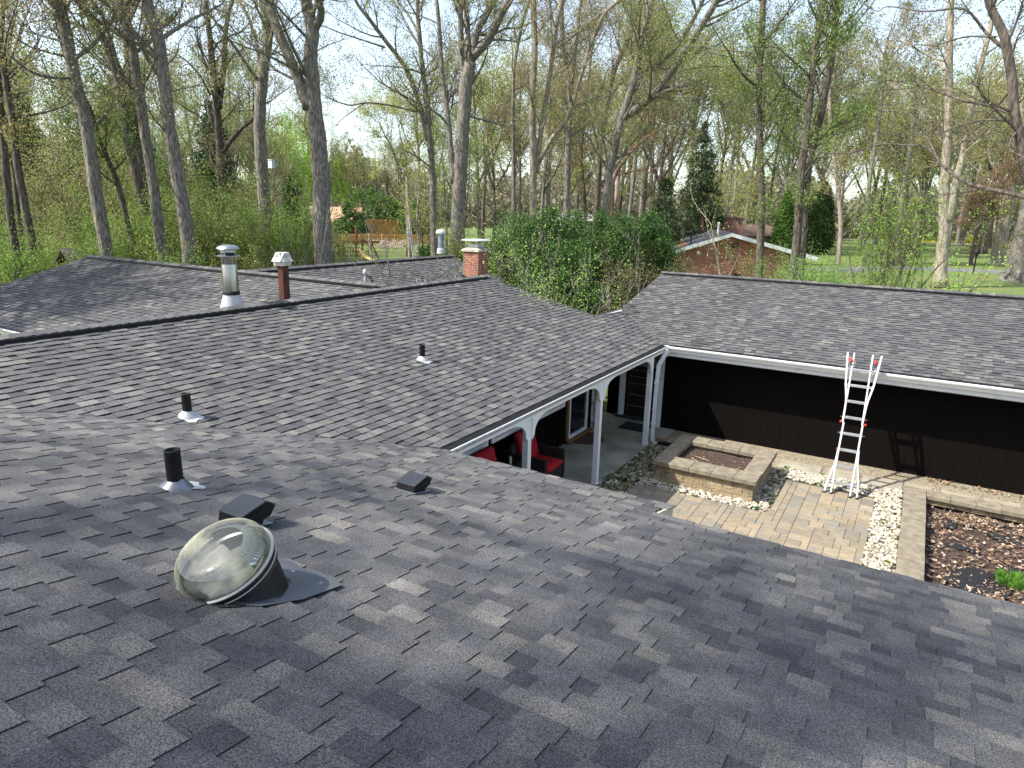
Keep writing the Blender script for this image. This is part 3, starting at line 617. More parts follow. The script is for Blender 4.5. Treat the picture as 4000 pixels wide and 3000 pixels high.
# pavers
PT = [(1.08, .95, .78), (.98, .86, .68), (.80, .78, .72), (.70, .72, .72), (.62, .64, .66), (.92, .84, .74), (1.05, .90, .70), (.78, .72, .62)]
PT = [tuple(.84*((.30*c)*.6+.4*m) for c, m in zip(q, (.27, .245, .205))) for q in PT]
g = .1145; X0, Y0 = .66, -1.0; nx = 36; ny = int((7.46-Y0)/g); occ = np.zeros((nx, ny), bool)
def inpav(x, y): return (y < 5.52) or (x > 3.14 and y < 7.45)
b = MB()
for j in range(ny):
    for i in range(nx):
        if occ[i, j]: continue
        if not inpav(X0+(i+.5)*g, Y0+(j+.5)*g): continue
        opts = [(3, 2), (2, 2), (2, 2), (2, 2), (2, 3), (3, 2)]; random.shuffle(opts)
        for a, c in opts+[(2, 1), (1, 2), (1, 1)]:
            if i+a <= nx and j+c <= ny and not occ[i:i+a, j:j+c].any() and inpav(X0+(i+a-.5)*g, Y0+(j+c-.5)*g): break
        occ[i:i+a, j:j+c] = True; s_ = .0028; zt = random.uniform(-.003, .003); co = random.choice(PT); kf = random.uniform(.85, 1.12); co = tuple(v*kf for v in co)
        x0, y0, x1, y1 = X0+i*g+s_, Y0+j*g+s_, X0+(i+a)*g-s_, Y0+(j+c)*g-s_
        r_ = .006
        b.hexa([(x0, y0, -.06), (x1, y0, -.06), (x1, y1, -.06), (x0, y1, -.06)], [(x0, y0, zt-r_), (x1, y0, zt-r_), (x1, y1, zt-r_), (x0, y1, zt-r_)], co)
        b.hexa([(x0, y0, zt-r_+.0001), (x1, y0, zt-r_+.0001), (x1, y1, zt-r_+.0001), (x0, y1, zt-r_+.0001)], [(x0+r_, y0+r_, zt), (x1-r_, y0+r_, zt), (x1-r_, y1-r_, zt), (x0+r_, y1-r_, zt)], co)
struct(b.build('paving', M_PAV))
b = MB(); b.add([(.66, -1, -.011), (4.775, -1, -.011), (4.775, 7.45, -.011), (3.14, 7.45, -.011), (3.14, 5.52, -.011), (.66, 5.52, -.011)], [(0, 1, 2, 3, 4, 5)]); struct(b.build('paving_sand', mat('joint_sand', (.13, .115, .085), (.09, .08, .055), 20, 1)))
b = MB(); b.box((.6, -1, -.09), (8.5, 9.3, -.02)); struct(b.build('courtyard_ground', M_SOIL))
b = MB(); b.add([(.24, 7.9, -.012), (15, 7.9, -.012), (15, 9.26, -.012), (.24, 9.26, -.012)], [(0, 1, 2, 3)]); struct(b.build('gravel_strip', M_GRAV))
b = MB(); x = 1.4
sl = [(.35, 1.15), (1.2, 1.95), (2.0, 2.72), (2.85, 3.70), (3.82, 4.42), (4.48, 5.20), (5.26, 5.72), (5.86, 6.46), (6.56, 7.14), (7.2, 7.9), (8.0, 8.8)]
for i, (x0, x1) in enumerate(sl): b.box((x0, 8.07+random.uniform(-.02, .02), -.05), (x1, 8.60+random.uniform(-.02, .03), .008+random.uniform(-.004, .008)))
struct(b.build('path', M_SLAB, bevel=.008))

# white river rocks, moss-green in the shade
def icos():
    t = (1+5**.5)/2; v = np.array([(-1,t,0),(1,t,0),(-1,-t,0),(1,-t,0),(0,-1,t),(0,1,t),(0,-1,-t),(0,1,-t),(t,0,-1),(t,0,1),(-t,0,-1),(-t,0,1)], float)
    v /= np.linalg.norm(v[0]); f = [(0,11,5),(0,5,1),(0,1,7),(0,7,10),(0,10,11),(1,5,9),(5,11,4),(11,10,2),(10,7,6),(7,1,8),(3,9,4),(3,4,2),(3,2,6),(3,6,8),(3,8,9),(4,9,5),(2,4,11),(6,2,10),(8,6,7),(9,8,1)]
    v = list(map(tuple, v)); nf = []; cache = {}
    def midp(a, c):
        k = (min(a, c), max(a, c))
        if k not in cache:
            m = np.array(v[a])+np.array(v[c]); m /= np.linalg.norm(m); cache[k] = len(v); v.append(tuple(m))
        return cache[k]
    for a, c, d in f:
        x, y, z = midp(a, c), midp(c, d), midp(d, a); nf += [(a, x, z), (c, y, x), (d, z, y), (x, y, z)]
    return np.array(v), nf
IV, IF = icos()
def rocks(regions, name, mm, label):
    b = MB(); n_ = 0
    for (x0, x1, y0, y1, dens, moss) in regions:
        for _ in range(int((x1-x0)*(y1-y0)*dens)):
            x, y = random.uniform(x0, x1), random.uniform(y0, y1); s_ = random.uniform(.017, .037); 
            if random.random() < .12: s_ *= 1.35
            M_ = np.diag([s_*random.uniform(1, 1.5), s_*random.uniform(.75, 1.05), s_*random.uniform(.45, .75)])
            an = random.uniform(0, 6.28); R_ = np.array([[math.cos(an), -math.sin(an), 0], [math.sin(an), math.cos(an), 0], [0, 0, 1]])
            T_ = np.array(Matrix.Rotation(random.uniform(-.5, .5), 3, 'X'))
            v = (IV*(1+RNG.uniform(-.14, .14, (len(IV), 1))))@M_@T_@R_.T+np.array([x, y, random.uniform(-.012, .022)])
            q = random.random()
            if moss and q < moss: col = random.choice([(.17, .17, .06), (.22, .22, .10), (.12, .13, .06), (.27, .26, .16)])
            elif q > .93: col = random.choice([(.30, .28, .25), (.36, .26, .18), (.42, .36, .26)])
            else: col = random.choice([(.58, .55, .47), (.48, .46, .41), (.62, .57, .45), (.40, .385, .35), (.54, .49, .37)])
            b.add(v, IF, col)
    return tag(b.build(name, mm, smooth=True), label, 'rocks', kind='stuff')
rocks([(.14, .90, 5.75, 8.0, 640, .8), (.05, .70, 4.0, 5.75, 500, .75), (.7, 3.12, 5.53, 6.12, 640, .05), (2.76, 3.13, 6.1, 7.9, 640, .35), (3.12, 5.22, 7.46, 8.06, 620, .04), (4.79, 5.22, 2.6, 7.5, 650, .04), (.3, .95, 7.95, 8.35, 300, .6)],
      'river_rocks', M_ROCK, 'white and mossy river rocks edging the courtyard paving')
rocks([(.66, 1.2, 5.45, 5.53, 60, .3)], 'loose_rocks', M_ROCK, 'few stray rocks on the dark paving edge')

# block planters
def planter(name, label, caps, walls, loc):
    t_ = thing(name, loc, label, 'planter')
    b = MB()
    for (x0, y0, x1, y1, z0, z1, ax_, nb, ncr) in walls:
        hh = (z1-z0)/ncr
        for c_ in range(ncr):
            L0, L1 = (x0, x1) if ax_ == 'x' else (y0, y1); u = L0; st = (L1-L0)/nb; first = True
            while u < L1-1e-3:
                e_ = u+(st*(.5 if (first and c_ % 2) else 1)); e_ = min(e_, L1); first = False; j = lambda: random.uniform(-.006, .006)
                za, zb = z0+c_*hh+.002, z0+(c_+1)*hh-.002
                if ax_ == 'x': b.hexa([(u+.003, y0+j(), za), (e_-.003, y0+j(), za), (e_-.003, y1, za), (u+.003, y1, za)], [(u+.003, y0+j(), zb), (e_-.003, y0+j(), zb), (e_-.003, y1, zb), (u+.003, y1, zb)])
                else: b.hexa([(x0+j(), u+.003, za), (x1+j(), u+.003, za), (x1+j(), e_-.003, za), (x0+j(), e_-.003, za)], [(x0+j(), u+.003, zb), (x1+j(), u+.003, zb), (x1+j(), e_-.003, zb), (x0+j(), e_-.003, zb)])
                u = e_
    b.build('wall', M_BLOCK, t_, bevel=.006)
    b = MB()
    for (x0, y0, x1, y1, z0, z1, ax_, nb) in caps:
        L0, L1 = (x0, x1) if ax_ == 'x' else (y0, y1); st = (L1-L0)/nb
        for i in range(nb):
            a, c = L0+i*st+.0025, L0+(i+1)*st-.0025; dz = random.uniform(-.003, .003); q = random.uniform(-.006, .006)
            if ax_ == 'x': b.box((a, y0+q, z0), (c, y1, z1+dz))
            else: b.box((x0+q*.5, a, z0), (x1+q*.5, c, z1+dz))
    b.build('cap', M_CAP, t_, bevel=.007)
    return t_
p1 = planter('planter', 'raised rectangular block planter filled with bare brown soil', 
    [(1.21, 5.72, 2.88, 6.20, .37, .455, 'x', 4), (1.21, 7.28, 2.54, 7.70, .37, .455, 'x', 4), (.90, 5.72, 1.205, 7.70, .37, .455, 'y', 4), (2.545, 6.205, 2.89, 7.70, .37, .455, 'y', 3)],
    [(.96, 5.80, 2.83, 6.10, -.02, .365, 'x', 5, 3), (.96, 7.36, 2.83, 7.62, -.02, .365, 'x', 5, 3), (.96, 6.105, 1.16, 7.355, -.02, .365, 'y', 4, 3), (2.62, 6.105, 2.83, 7.355, -.02, .365, 'y', 4, 3)], (1.9, 6.7, 0))
def bumpy(name, x0, x1, y0, y1, z, amp, m, parent=None, n=26, kind=None):
    xs = np.linspace(x0, x1, n); ys = np.linspace(y0, y1, n); v = []; f = []
    for i in range(n):
        for j in range(n): v.append((xs[i], ys[j], z+amp*(math.sin(xs[i]*7+1)*math.cos(ys[j]*6)+random.uniform(-.5, .5))))
    for i in range(n-1):
        for j in range(n-1): f.append((i*n+j, (i+1)*n+j, (i+1)*n+j+1, i*n+j+1))
    b = MB(); b.add(v, f); return b.build(name, m, parent)
bumpy('soil', 1.15, 2.63, 6.1, 7.37, .315, .012, M_SOIL, p1)
p2 = planter('planter', 'long low block-edged bed full of dead leaves', 
    [(5.22, 2.4, 5.575, 7.66, .20, .28, 'y', 16), (5.58, 7.34, 9.4, 7.66, .20, .28, 'x', 10)],
    [(5.26, 2.4, 5.53, 7.60, -.05, .197, 'y', 16, 2), (5.58, 7.40, 9.4, 7.6, .09, .197, 'x', 11, 1)], (6.6, 6.4, 0))
bumpy('soil', 5.5, 9.4, 2.2, 7.5, .035, .022, M_SOIL, p2, 60)
# bare patches of weed fabric
b = MB()
for cx, cy, rx, ry in ((6.25, 4.6, .42, .5), (6.8, 6.6, .35, .2), (6.1, 5.8, .3, .1), (6.75, 5.3, .22, .12), (5.95, 6.75, .1, .3)):
    v = [(cx, cy, .085)]; n_ = 18
    for k in range(n_): a = k*6.283/n_; r_ = random.uniform(.7, 1.15); v.append((cx+rx*r_*math.cos(a), cy+ry*r_*math.sin(a), .055+random.uniform(0, .025)))
    b.add(v, [(0, 1+k, 1+(k+1) % n_) for k in range(n_)])
b.build('weed_fabric', M_FAB, p2)
def litter(name, label, boxes, sz=.04, cols=None):
    P = []; Cc = []
    cols = cols or [(.27, .19, .125), (.36, .27, .19), (.17, .105, .065), (.24, .13, .07), (.45, .36, .27), (.10, .07, .05), (.13, .09, .06)]
    for (x0, x1, y0, y1, z, n_) in boxes:
        for _ in range(n_):
            c = np.array([random.uniform(x0, x1), random.uniform(y0, y1), z+random.uniform(0, .03)])
            if math.sin(c[0]*5.1+1.3*math.sin(c[1]*3))*math.cos(c[1]*4.3+.8) < random.uniform(-1.1, .35): continue
            a = random.uniform(0, 6.28); s_ = sz*random.uniform(.5, 1.3); u = np.array([math.cos(a), math.sin(a), random.uniform(-.5, .5)])*s_; v_ = np.array([-math.sin(a), math.cos(a), random.uniform(-.5, .5)])*s_*random.uniform(.35, .7)
            P.append([c-u, c-v_+u*.2, c+u, c+v_-u*.2]); Cc.append(np.array(random.choice(cols))*random.uniform(.8, 1.2))
    return tag(quads(name, np.array(P), M_LEAFL, None, np.array(Cc)), label, 'leaves', kind='stuff')
litter('leaf_litter', 'curled brown oak leaves scattered over the bed', [(5.62, 9.3, 2.3, 7.35, .065, 8500), (5.62, 9.3, 6.8, 7.3, .07, 1500)], .033)
litter('wall_leaves', 'dry leaves caught along the foot of the brown wall', [(5.6, 9, 8.95, 9.2, .0, 260), (3.2, 5.2, 7.5, 8.0, .03, 14), (4.8, 5.2, 3, 7.4, .03, 40)], .035)
litter('soil_litter', 'small chips and stalks on the planter soil', [(1.25, 2.5, 6.22, 7.25, .325, 420)], .014, [(.28, .17, .12), (.20, .12, .09), (.42, .30, .2), (.10, .06, .05)])
b = MB()
for p_, q_ in (((1.45, 6.75, .345), (1.78, 6.62, .35)), ((1.42, 6.6, .345), (1.62, 6.45, .345)), ((2.3, 6.35, .345), (2.42, 6.6, .36))): b.tube([p_, q_], .005, 5)
tag(b.build('dry_stalks', mat('straw', (.50, .38, .22))), 'pale dry stalks lying on the planter soil', 'stalks', kind='stuff')
# bright green perennial clump and weeds
def tuft(name, loc, label, cat, r, h, n_, col, lw=.02, group=None):
    P = []; Cc = []; loc = np.array(loc, float)
    for _ in range(n_):
        a = random.uniform(0, 6.28); q = r*math.sqrt(random.random()); base = loc+np.array([math.cos(a)*q, math.sin(a)*q, 0]); ln = h*random.uniform(.6, 1.1)
        d = np.array([math.cos(a)*.35*q/r+random.uniform(-.2, .2), math.sin(a)*.35*q/r+random.uniform(-.2, .2), 1.]); d /= np.linalg.norm(d); s_ = np.cross(d, [math.cos(a*3), math.sin(a*3), .1]); s_ /= np.linalg.norm(s_)
        for k in range(3):
            c0 = base+d*ln*k/3; c1 = base+d*ln*(k+1)/3; w0 = lw*(1, 1.3, .9)[k]/2; w1 = lw*(1.3, .9, .1)[k]/2
            P.append([c0-s_*w0, c0+s_*w0, c1+s_*w1, c1-s_*w1]); Cc.append(np.array(col)*random.uniform(.7, 1.35))
    o = quads(name, np.array(P), M_LEAF, None, np.array(Cc), loc)
    return tag(o, label, cat, group)
tuft('perennial_clump', (6.74, 4.92, .05), 'bright green clump of new shoots among the dead leaves', 'plant', .23, .13, 900, (.13, .28, .045), .014)
for i, (x, y, s_, lb) in enumerate([(2.95, 5.6, .09, 'small green weed by the planter corner rocks'), (1.85, 5.52, .08, 'green weed between white rocks and paving front of planter'), (3.05, 8.1, .10, 'weed sprouting at the first slab beside the planter'), (3.76, 8.05, .10, 'weed in the joint between two slabs left of the ladder'),
        (3.75, 7.5, .06, 'tiny weed in rocks just left of the ladder'), (4.95, 6.2, .06, 'weed in the rock strip beside the long bed'), (5.1, 4.7, .06, 'weed low in the rock strip near the roof edge'), (6.2, 5.6, .07, 'pale seedling in the leaf bed'), (7.0, 6.1, .09, 'leafy seedling in the leaf bed right side'), (3.12, 6.05, .06, 'weed at the paver corner right of planter')]):
    tuft('weed', (x, y, .0), lb, 'weed', s_*.6, .045, 34, (.13, .25, .05), .014, 'weeds in the courtyard')

# ------------------------------------------------------------------ loose things
# articulated ladder
lad = thing('ladder', (4.19, 7.15, 0), 'silver articulated ladder with red locks leaning on the white gutter', 'ladder')
def LP(x, s_): return np.array([x, 7.15+.44*s_*1.0, .0+.898*s_])     # along the slope
S8 = 2.84
def rail(pts, name='rail', w_=.034, d_=.07):
    b = MB(); k_ = 7
    P_ = [LP(*q) for q in pts]
    for i in range(len(P_)-1): b.bar(P_[i], P_[i+1], w_, d_, up=(0, .898, -.44))
    return b.build(name, M_ALU, lad, bevel=.003)
zs = [2.37, 2.05, 1.72, 1.38, 1.05, .71, .40, .09]
sS = [(.235+.325*i) for i in range(8)]
rail([(3.90, .0), (3.945, .30), (4.0, .60), (4.015, .9)]); rail([(4.475, .0), (4.455, .30), (4.39, .62), (4.365, .92)])
rail([(4.02, .0), (4.02, 1.42)]); rail([(4.355, .0), (4.355, 1.42)])
rail([(4.0, 1.46), (3.985, 2.84)], w_=.030, d_=.055); rail([(4.345, 1.46), (4.315, 2.84)], w_=.030, d_=.055)
rail([(4.0, 1.42), (3.995, 1.85), (3.93, 2.2), (3.865, 2.84)]); rail([(4.345, 1.42), (4.36, 1.85), (4.42, 2.2), (4.47, 2.84)])
for i, s_ in enumerate(sS):
    lx, rx_ = [(3.935, 4.46), (3.99, 4.40), (4.0, 4.37), (4.0, 4.365), (4.0, 4.36), (3.985, 4.37), (3.93, 4.415), (3.89, 4.45)][i]
    b = MB(); b.bar(LP(lx, s_), LP(rx_, s_), .058, .046, up=(0, 0, 1)); b.build('rung', M_ALU, lad, bevel=.004)
    b = MB()
    for x in (lx, rx_): b.bar(LP(x-.02, s_), LP(x+.02, s_), .05, .04)
    if i in (3, 4):
        b2 = MB(); b2.bar(LP(lx-.06, s_), LP(rx_+.06, s_), .010, .010); b2.build('lock_pin', M_GALV, lad)
    b.build('rung_lock', M_RED if i != 3 else M_ALU, lad, bevel=.003)
b = MB()
for x in (3.965, 4.40): b.lathe([(.022, -.018), (.026, 0), (.022, .018)], LP(x, 1.44)+np.array([0, -.02, 0]), (1, 0, 0), 14, close=True)
for x in (3.955, 4.385): b.tube([LP(x, 2.70)+np.array([-.02, -.04, .05]), LP(x, 2.70)+np.array([.01, -.05, 0]), LP(x, 2.70)+np.array([-.005, -.04, -.05])], .022, 8)
b.build('hinge_knob', mat('bright_red_knob', (.62, .035, .025), rough=.4), lad, smooth=True)
b = MB()
for x in (3.955, 4.385): b.tube([LP(x-.02, 2.66)+np.array([0, -.045, 0]), LP(x, 2.62)+np.array([0, -.06, 0]), LP(x+.03, 2.63)+np.array([0, -.045, 0])], .012, 6)
b.build('cord', M_BLK, lad)
b = MB(); b.bar(LP(3.905, 2.60), LP(3.98, 2.42), .03, .012); b.bar(LP(4.455, 2.66), LP(4.36, 2.44), .03, .012); b.build('brace', M_ALU, lad)
b = MB()
for x in (3.9, 4.02, 4.355, 4.475): b.box((x-.02, 7.11, 0), (x+.02, 7.19, .03))
b.build('foot', M_BLK, lad)
b = MB()
for x in (3.865, 3.985, 4.315, 4.47): p_ = LP(x, 2.84); b.box(p_-.017, p_+.017)
b.build('end_cap', mat('grey_cap', (.30, .28, .25)), lad)

# armchairs
def armchair(cx, cy, label):
    t_ = thing('armchair', (cx, cy, 0), label, 'armchair', 'dark wicker armchairs on the porch')
    def bx(nm, a, c, m, bev, sm=True):
        b = MB(); b.box(np.array(a)+[cx, cy, 0], np.array(c)+[cx, cy, 0]); return b.build(nm, m, t_, bevel=bev)
    bx('base', (-.34, -.36, .03), (.36, .36, .30), M_WICK, .01)
    bx('arm', (-.34, -.42, .03), (.38, -.33, .62), M_WICK, .02); bx('arm', (-.34, .33, .03), (.38, .42, .62), M_WICK, .02)
    bx('back', (-.42, -.42, .03), (-.33, .42, .80), M_WICK, .02)
    b = MB(); n_ = 12; v = []; f = []
    def cushion(o, u, v_, w_, du, dv, dw, nm):
        b = MB(); N2 = 9; P = {}
        vs = []; fs = []
        for side in (-1, 1):
            for i in range(N2):
                for j in range(N2):
                    a, c = i/(N2-1)*2-1, j/(N2-1)*2-1; pf = (1-abs(a)**4)*(1-abs(c)**4)
                    e = 1-.03*(abs(a)**3)*(abs(c)**3)
                    vs.append(o+u*a*du*e+v_*c*dv*e+w_*side*dw*(.55+.45*pf))
        for s_ in range(2):
            for i in range(N2-1):
                for j in range(N2-1):
                    q = [s_*81+i*9+j, s_*81+(i+1)*9+j, s_*81+(i+1)*9+j+1, s_*81+i*9+j+1]; fs.append(tuple(q if s_ else q[::-1]))
        bd = [i*9 for i in range(9)]+[72+j for j in range(1, 9)]+[72+8-9*i for i in range(1, 9)]+[8-j for j in range(1, 8)]
        for k in range(len(bd)): a, c = bd[k], bd[(k+1) % len(bd)]; fs.append((a, c, c+81, a+81))
        b.add(vs, fs); return b.build(nm, M_CUSH, t_, smooth=True)
    o = np.array([cx, cy, 0])
    cushion(o+np.array([.045, 0, .38]), np.array([1., 0, 0]), np.array([0, 1., 0]), np.array([0, 0, 1.]), .345, .32, .085, 'seat_cushion')
    u = np.array([-.30, 0, 1.]); u /= np.linalg.norm(u); w_ = np.cross(np.array([0, 1., 0]), u)
    cushion(o+np.array([-.27, 0, .70]), u, np.array([0, 1., 0]), w_, .30, .31, .085, 'back_cushion')
    return t_
armchair(-1.00, 4.50, 'dark wicker armchair with red cushions right of the porch post')
armchair(-1.02, 3.06, 'red-cushioned wicker armchair mostly hidden by the near roof')
# side table, lantern
st = thing('side_table', (-1.2, 3.82, 0), 'small dark side table between the red armchairs', 'table')
b = MB(); b.lathe([(.01, .455), (.25, .455), (.26, .465), (.26, .49), (.01, .495)], (-1.2, 3.82, 0), n=28); b.build('tabletop', mat('table_top', (.05, .045, .04), rough=.35), st)
for k in range(3):
    a = k*2.1+.4; b = MB(); b.bar((-1.2+.2*math.cos(a), 3.82+.2*math.sin(a), 0), (-1.2+.15*math.cos(a), 3.82+.15*math.sin(a), .46), .03); b.build('leg', M_BLK, st)
ln = thing('lantern', (-1.25, 3.86, .495), 'black metal lantern holding a white candle on the side table', 'lantern')
b = MB(); lx, ly, lz = -1.25, 3.86, .495; h_ = .085
b.box((lx-h_-.01, ly-h_-.01, lz), (lx+h_+.01, ly+h_+.01, lz+.02))
for sx_ in (-1, 1):
    for sy_ in (-1, 1): b.bar((lx+sx_*h_, ly+sy_*h_, lz+.02), (lx+sx_*h_, ly+sy_*h_, lz+.25), .012)
b.build('frame', M_BLK, ln)
b = MB(); b.hexa([(lx+x*(h_+.02), ly+y*(h_+.02), lz+.25) for x, y in ((-1, -1), (1, -1), (1, 1), (-1, 1))], [(lx+x*.03, ly+y*.03, lz+.33) for x, y in ((-1, -1), (1, -1), (1, 1), (-1, 1))]); b.box((lx-.035, ly-.035, lz+.331), (lx+.035, ly+.035, lz+.365)); b.tube([(lx-.03, ly, lz+.365), (lx-.02, ly, lz+.41), (lx+.02, ly, lz+.41), (lx+.03, ly, lz+.365)], .005, 5)
b.build('roof', M_VENT, ln)
b = MB(); b.lathe([(.001, .02), (.036, .02), (.036, .15), (.03, .155), (.001, .15)], (lx, ly, lz), n=20); b.build('candle', mat('candle', (.80, .78, .70), rough=.4), ln, smooth=False)
# mats
b = MB(); b.box((-.99, 8.56, .0), (-.33, 9.18, .012)); dmo = b.build('doormat', mat('dark_mat', (.035, .036, .04), (.02, .02, .023), 4, .9, 1, 14), origin=(-.66, 8.87, 0)); tag(dmo, 'dark rectangular doormat before the slatted door', 'doormat')
b = MB(); v = [(-1.42, 7.36, .0)]
pts = [np.array([-1.41, 7.36+.46, .001])]
poly = [(-1.42+.55*math.sin(a)*1.0, 7.36-.46*math.cos(a), .001) for a in np.linspace(0, math.pi, 20)]
b.prism(poly, (0, 0, .012)); sm = b.build('doormat', mat('red_mat', (.17, .055, .05), (.07, .05, .045), 9, .95, .8, 30, contrast=(.45, .55)), origin=(-1.3, 7.36, 0)); tag(sm, 'half-round faded red doormat at the sliding door', 'doormat')
# corrugated drain hose with block
b = MB(); pts = []; rad = []
for i in range(31):
    t = i/30; pts.append((.27+.42*t, 7.93-.0*t+.02*math.sin(t*3), .06-.012*t)); rad.append(.045+(.006 if i % 2 else 0))
b.tube(pts, rad, 14); dh = b.build('drain_hose', M_BLK, smooth=False, origin=(.45, 7.93, 0)); tag(dh, 'black corrugated drain hose below the downspout', 'hose')
b = MB(); b.box((.22, 7.86, .10), (.36, 7.97, .16)); wb = b.build('wood_block', M_WOODT, bevel=.004, origin=(.29, 7.9, .1)); tag(wb, 'small wooden block resting on the drain hose', 'block')

# ------------------------------------------------------------------ surroundings: ground, roads, fields
M_LAWN = mat('lawn', (.085, .15, .03), (.16, .155, .06), .35, 1, .6, 9, detail=12, contrast=(.35, .75), bdist=.05)
M_WOODF = mat('wood_floor', (.07, .09, .025), (.10, .075, .05), .6, 1, .8, 6, detail=12, bdist=.08)
M_ROAD = mat('asphalt', (.16, .16, .165), (.12, .12, .125), 2, .95)
b = MB(); b.add([(-900, -300, -.10), (900, -300, -.10), (900, 1500, -.10), (-900, 1500, -.10)], [(0, 1, 2, 3)]); struct(b.build('ground', M_LAWN))
b = MB(); b.add([(-75, -30, -.096), (-16, -30, -.096), (-18.5, 12, -.096), (-13, 24, -.096), (-4, 38, -.096), (-20, 46, -.096), (-36, 34, -.096), (-75, 26, -.096)], [tuple(range(8))]); struct(b.build('woodland_floor', M_WOODF))
b = MB(); b.add([(-2, 66, -.092), (3, 77.4, -.092), (12.5, 79.4, -.092), (60, 86, -.092), (60, 92, -.092), (13, 85.5, -.092), (2, 83, -.092), (-6, 70, -.092)], [(0, 1, 6, 7), (1, 2, 5, 6), (2, 3, 4, 5)]); struct(b.build('road', M_ROAD))
b = MB(); b.add([(-60, 180, -.092), (3.8, 172, -.092), (17, 170, -.092), (60, 170, -.092), (60, 175, -.092), (17, 175, -.092), (4, 177, -.092), (-60, 186, -.092)], [(0, 1, 6, 7), (1, 2, 5, 6), (2, 3, 4, 5)]); struct(b.build('path', M_ROAD))
g0, g1, g2, g3 = gz(3918, 990), gz(4030, 990), gz(4060, 925), gz(3958, 922)
b = MB(); b.add([(q[0], q[1], -.088) for q in (g0, g1, g2, g3)], [(0, 1, 2, 3)]); struct(b.build('driveway', mat('pale_drive', (.50, .46, .42), (.42, .39, .36), .5)))
P = []; Cc = []
for _ in range(1500):
    q = gz(random.uniform(3600, 3890), random.uniform(912, 946)); s_ = random.uniform(.08, .2)
    P.append([(q[0]-s_, q[1], -.05), (q[0]+s_, q[1], -.05), (q[0]+s_, q[1], .12), (q[0]-s_, q[1], .12)]); Cc.append(np.array((.72, .62, .03))*random.uniform(.7, 1.1))
tag(quads('dandelion_field', np.array(P, float), M_LEAF, None, np.array(Cc)), 'yellow dandelions flowering in the far meadow', 'flowers', kind='stuff')

# ------------------------------------------------------------------ neighbouring buildings, fences, poles
nb = thing('brick_house', (-7.62, 46.3, 0), 'red brick bungalow with a white-trimmed gable behind the right wing', 'house')
gy = 46.3; xl, xr, xp = -7.62-4.0, -7.62+4.7, -7.82; ze_, zp_ = 2.62, 3.87
def nbl(q):
    c_, s_ = math.cos(-.36), math.sin(-.36); x, y = q[0]+7.62, q[1]-46.3; return np.array([-7.62+x*c_-y*s_, 46.3+x*s_+y*c_, q[2]])
b = MB(); b.prism([(xl, gy, -.1), (xr, gy, -.1), (xr, gy, ze_+.05), (xp, gy, zp_-.1), (xl, gy, ze_+.05)], (0, 23, 0)); b.build('wall', brickmat('orange_brick', (.36, .115, .055), (.26, .08, .045), (.40, .33, .27), .22, .075), nb)
def slope(pa, pb, pc, pd, m, nm, parent, th=.12, label=None):
    b = MB(); n_ = np.cross(np.array(pb)-np.array(pa), np.array(pd)-np.array(pa)); n_ = n_/np.linalg.norm(n_); n_ = n_ if n_[2] > 0 else -n_
    b.prism([pa, pb, pc, pd], -n_*th); return b.build(nm, m, parent)
M_GR = mat('grey_roofing', (.10, .105, .12), (.055, .058, .07), .8, .85, detail=8, stretch=(1.2, .35, 1), contrast=(.4, .62))
sl_ = (zp_-ze_)/(xp-xl)
slope((xl-.75, gy-.5, ze_-.75*sl_+.02), (xl-.75, gy+23.5, ze_-.75*sl_+.02), (xp, gy+23.5, zp_+.02), (xp, gy-.5, zp_+.02), M_GR, 'roof', nb)
slope((xr+1.3, gy-.5, ze_-1.25*.25+.02), (xr+1.3, gy+23.5, ze_-1.25*.25+.02), (xp, gy+23.5, zp_+.02), (xp, gy-.5, zp_+.02), M_GR, 'roof', nb)
for xa, za in ((xl-.75, ze_-.75*sl_), (xr+1.3, ze_-1.25*.25)):
    b = MB(); b.prism([(xa, gy-.51, za-.03), (xp, gy-.51, zp_-.03), (xp, gy-.51, zp_-.30), (xa, gy-.51, za-.33)], (0, .04, 0)); b.build('rake_board', M_WHT, nb)
    b = MB(); b.prism([(xa, gy-.47, za-.30), (xp, gy-.47, zp_-.28), (xp, gy-.02, zp_-.28), (xa, gy-.02, za-.30)], (0, 0, .02)); b.build('soffit', M_WHT, nb)
b = MB(); b.box((xr+.35, gy+.5, -.1), (xr+.45, gy+1.2, 2.2)); b.box((xr+.1, gy+.45, 1.0), (xr+.5, gy+.5, 1.1)); b.build('porch_frame', M_WHT, nb)
b = MB(); b.box((-10.2, gy-.1, 2.2), (-9.98, gy, 2.38)); b.build('wall_lamp', M_WHT, nb)
b = MB(); b.box((-7.75, gy-.05, 2.75), (-7.25, gy-.003, 3.15)); b.build('gable_vent', mat('vent_brown', (.10, .06, .04)), nb)
b = MB(); b.box((-7.35, gy-.08, -.1), (-6.9, gy-.003, .85)); b.build('window', M_GLASS, nb)
b = MB(); b.box((-11.5, 56, 2.5), (-8.9, 57.2, 4.98)); b.box((-11.7, 55.8, 4.98), (-8.7, 57.4, 5.1)); cb_ = None
hc = at(2858, 900, 60); hc2 = at(2818, 850, 60)
b = MB(); wv_ = at(2895, 900, 62); x0 = nbl(at(2822, 900, 66)); b.box((x0[0], x0[1], 2.6), (x0[0]+1.75, x0[1]+1.0, 4.85)); b.box((x0[0]-.08, x0[1]-.08, 4.85), (x0[0]+1.83, x0[1]+1.08, 4.95)); nc = b.build('chimney', brickmat('dull_brick', (.26, .09, .06), (.18, .07, .05), (.30, .26, .23), .22, .075), nb)
b = MB(); b.lathe([(.2, 0), (.2, .30), (.15, .34), (.15, .44), (.2, .46), (.2, .52), (.02, .55)], (x0[0]+.4, x0[1]+.5, 4.95), n=14); b.build('chimney_pot', mat('terracotta', (.34, .14, .08), (.4, .36, .33), 3), nc)
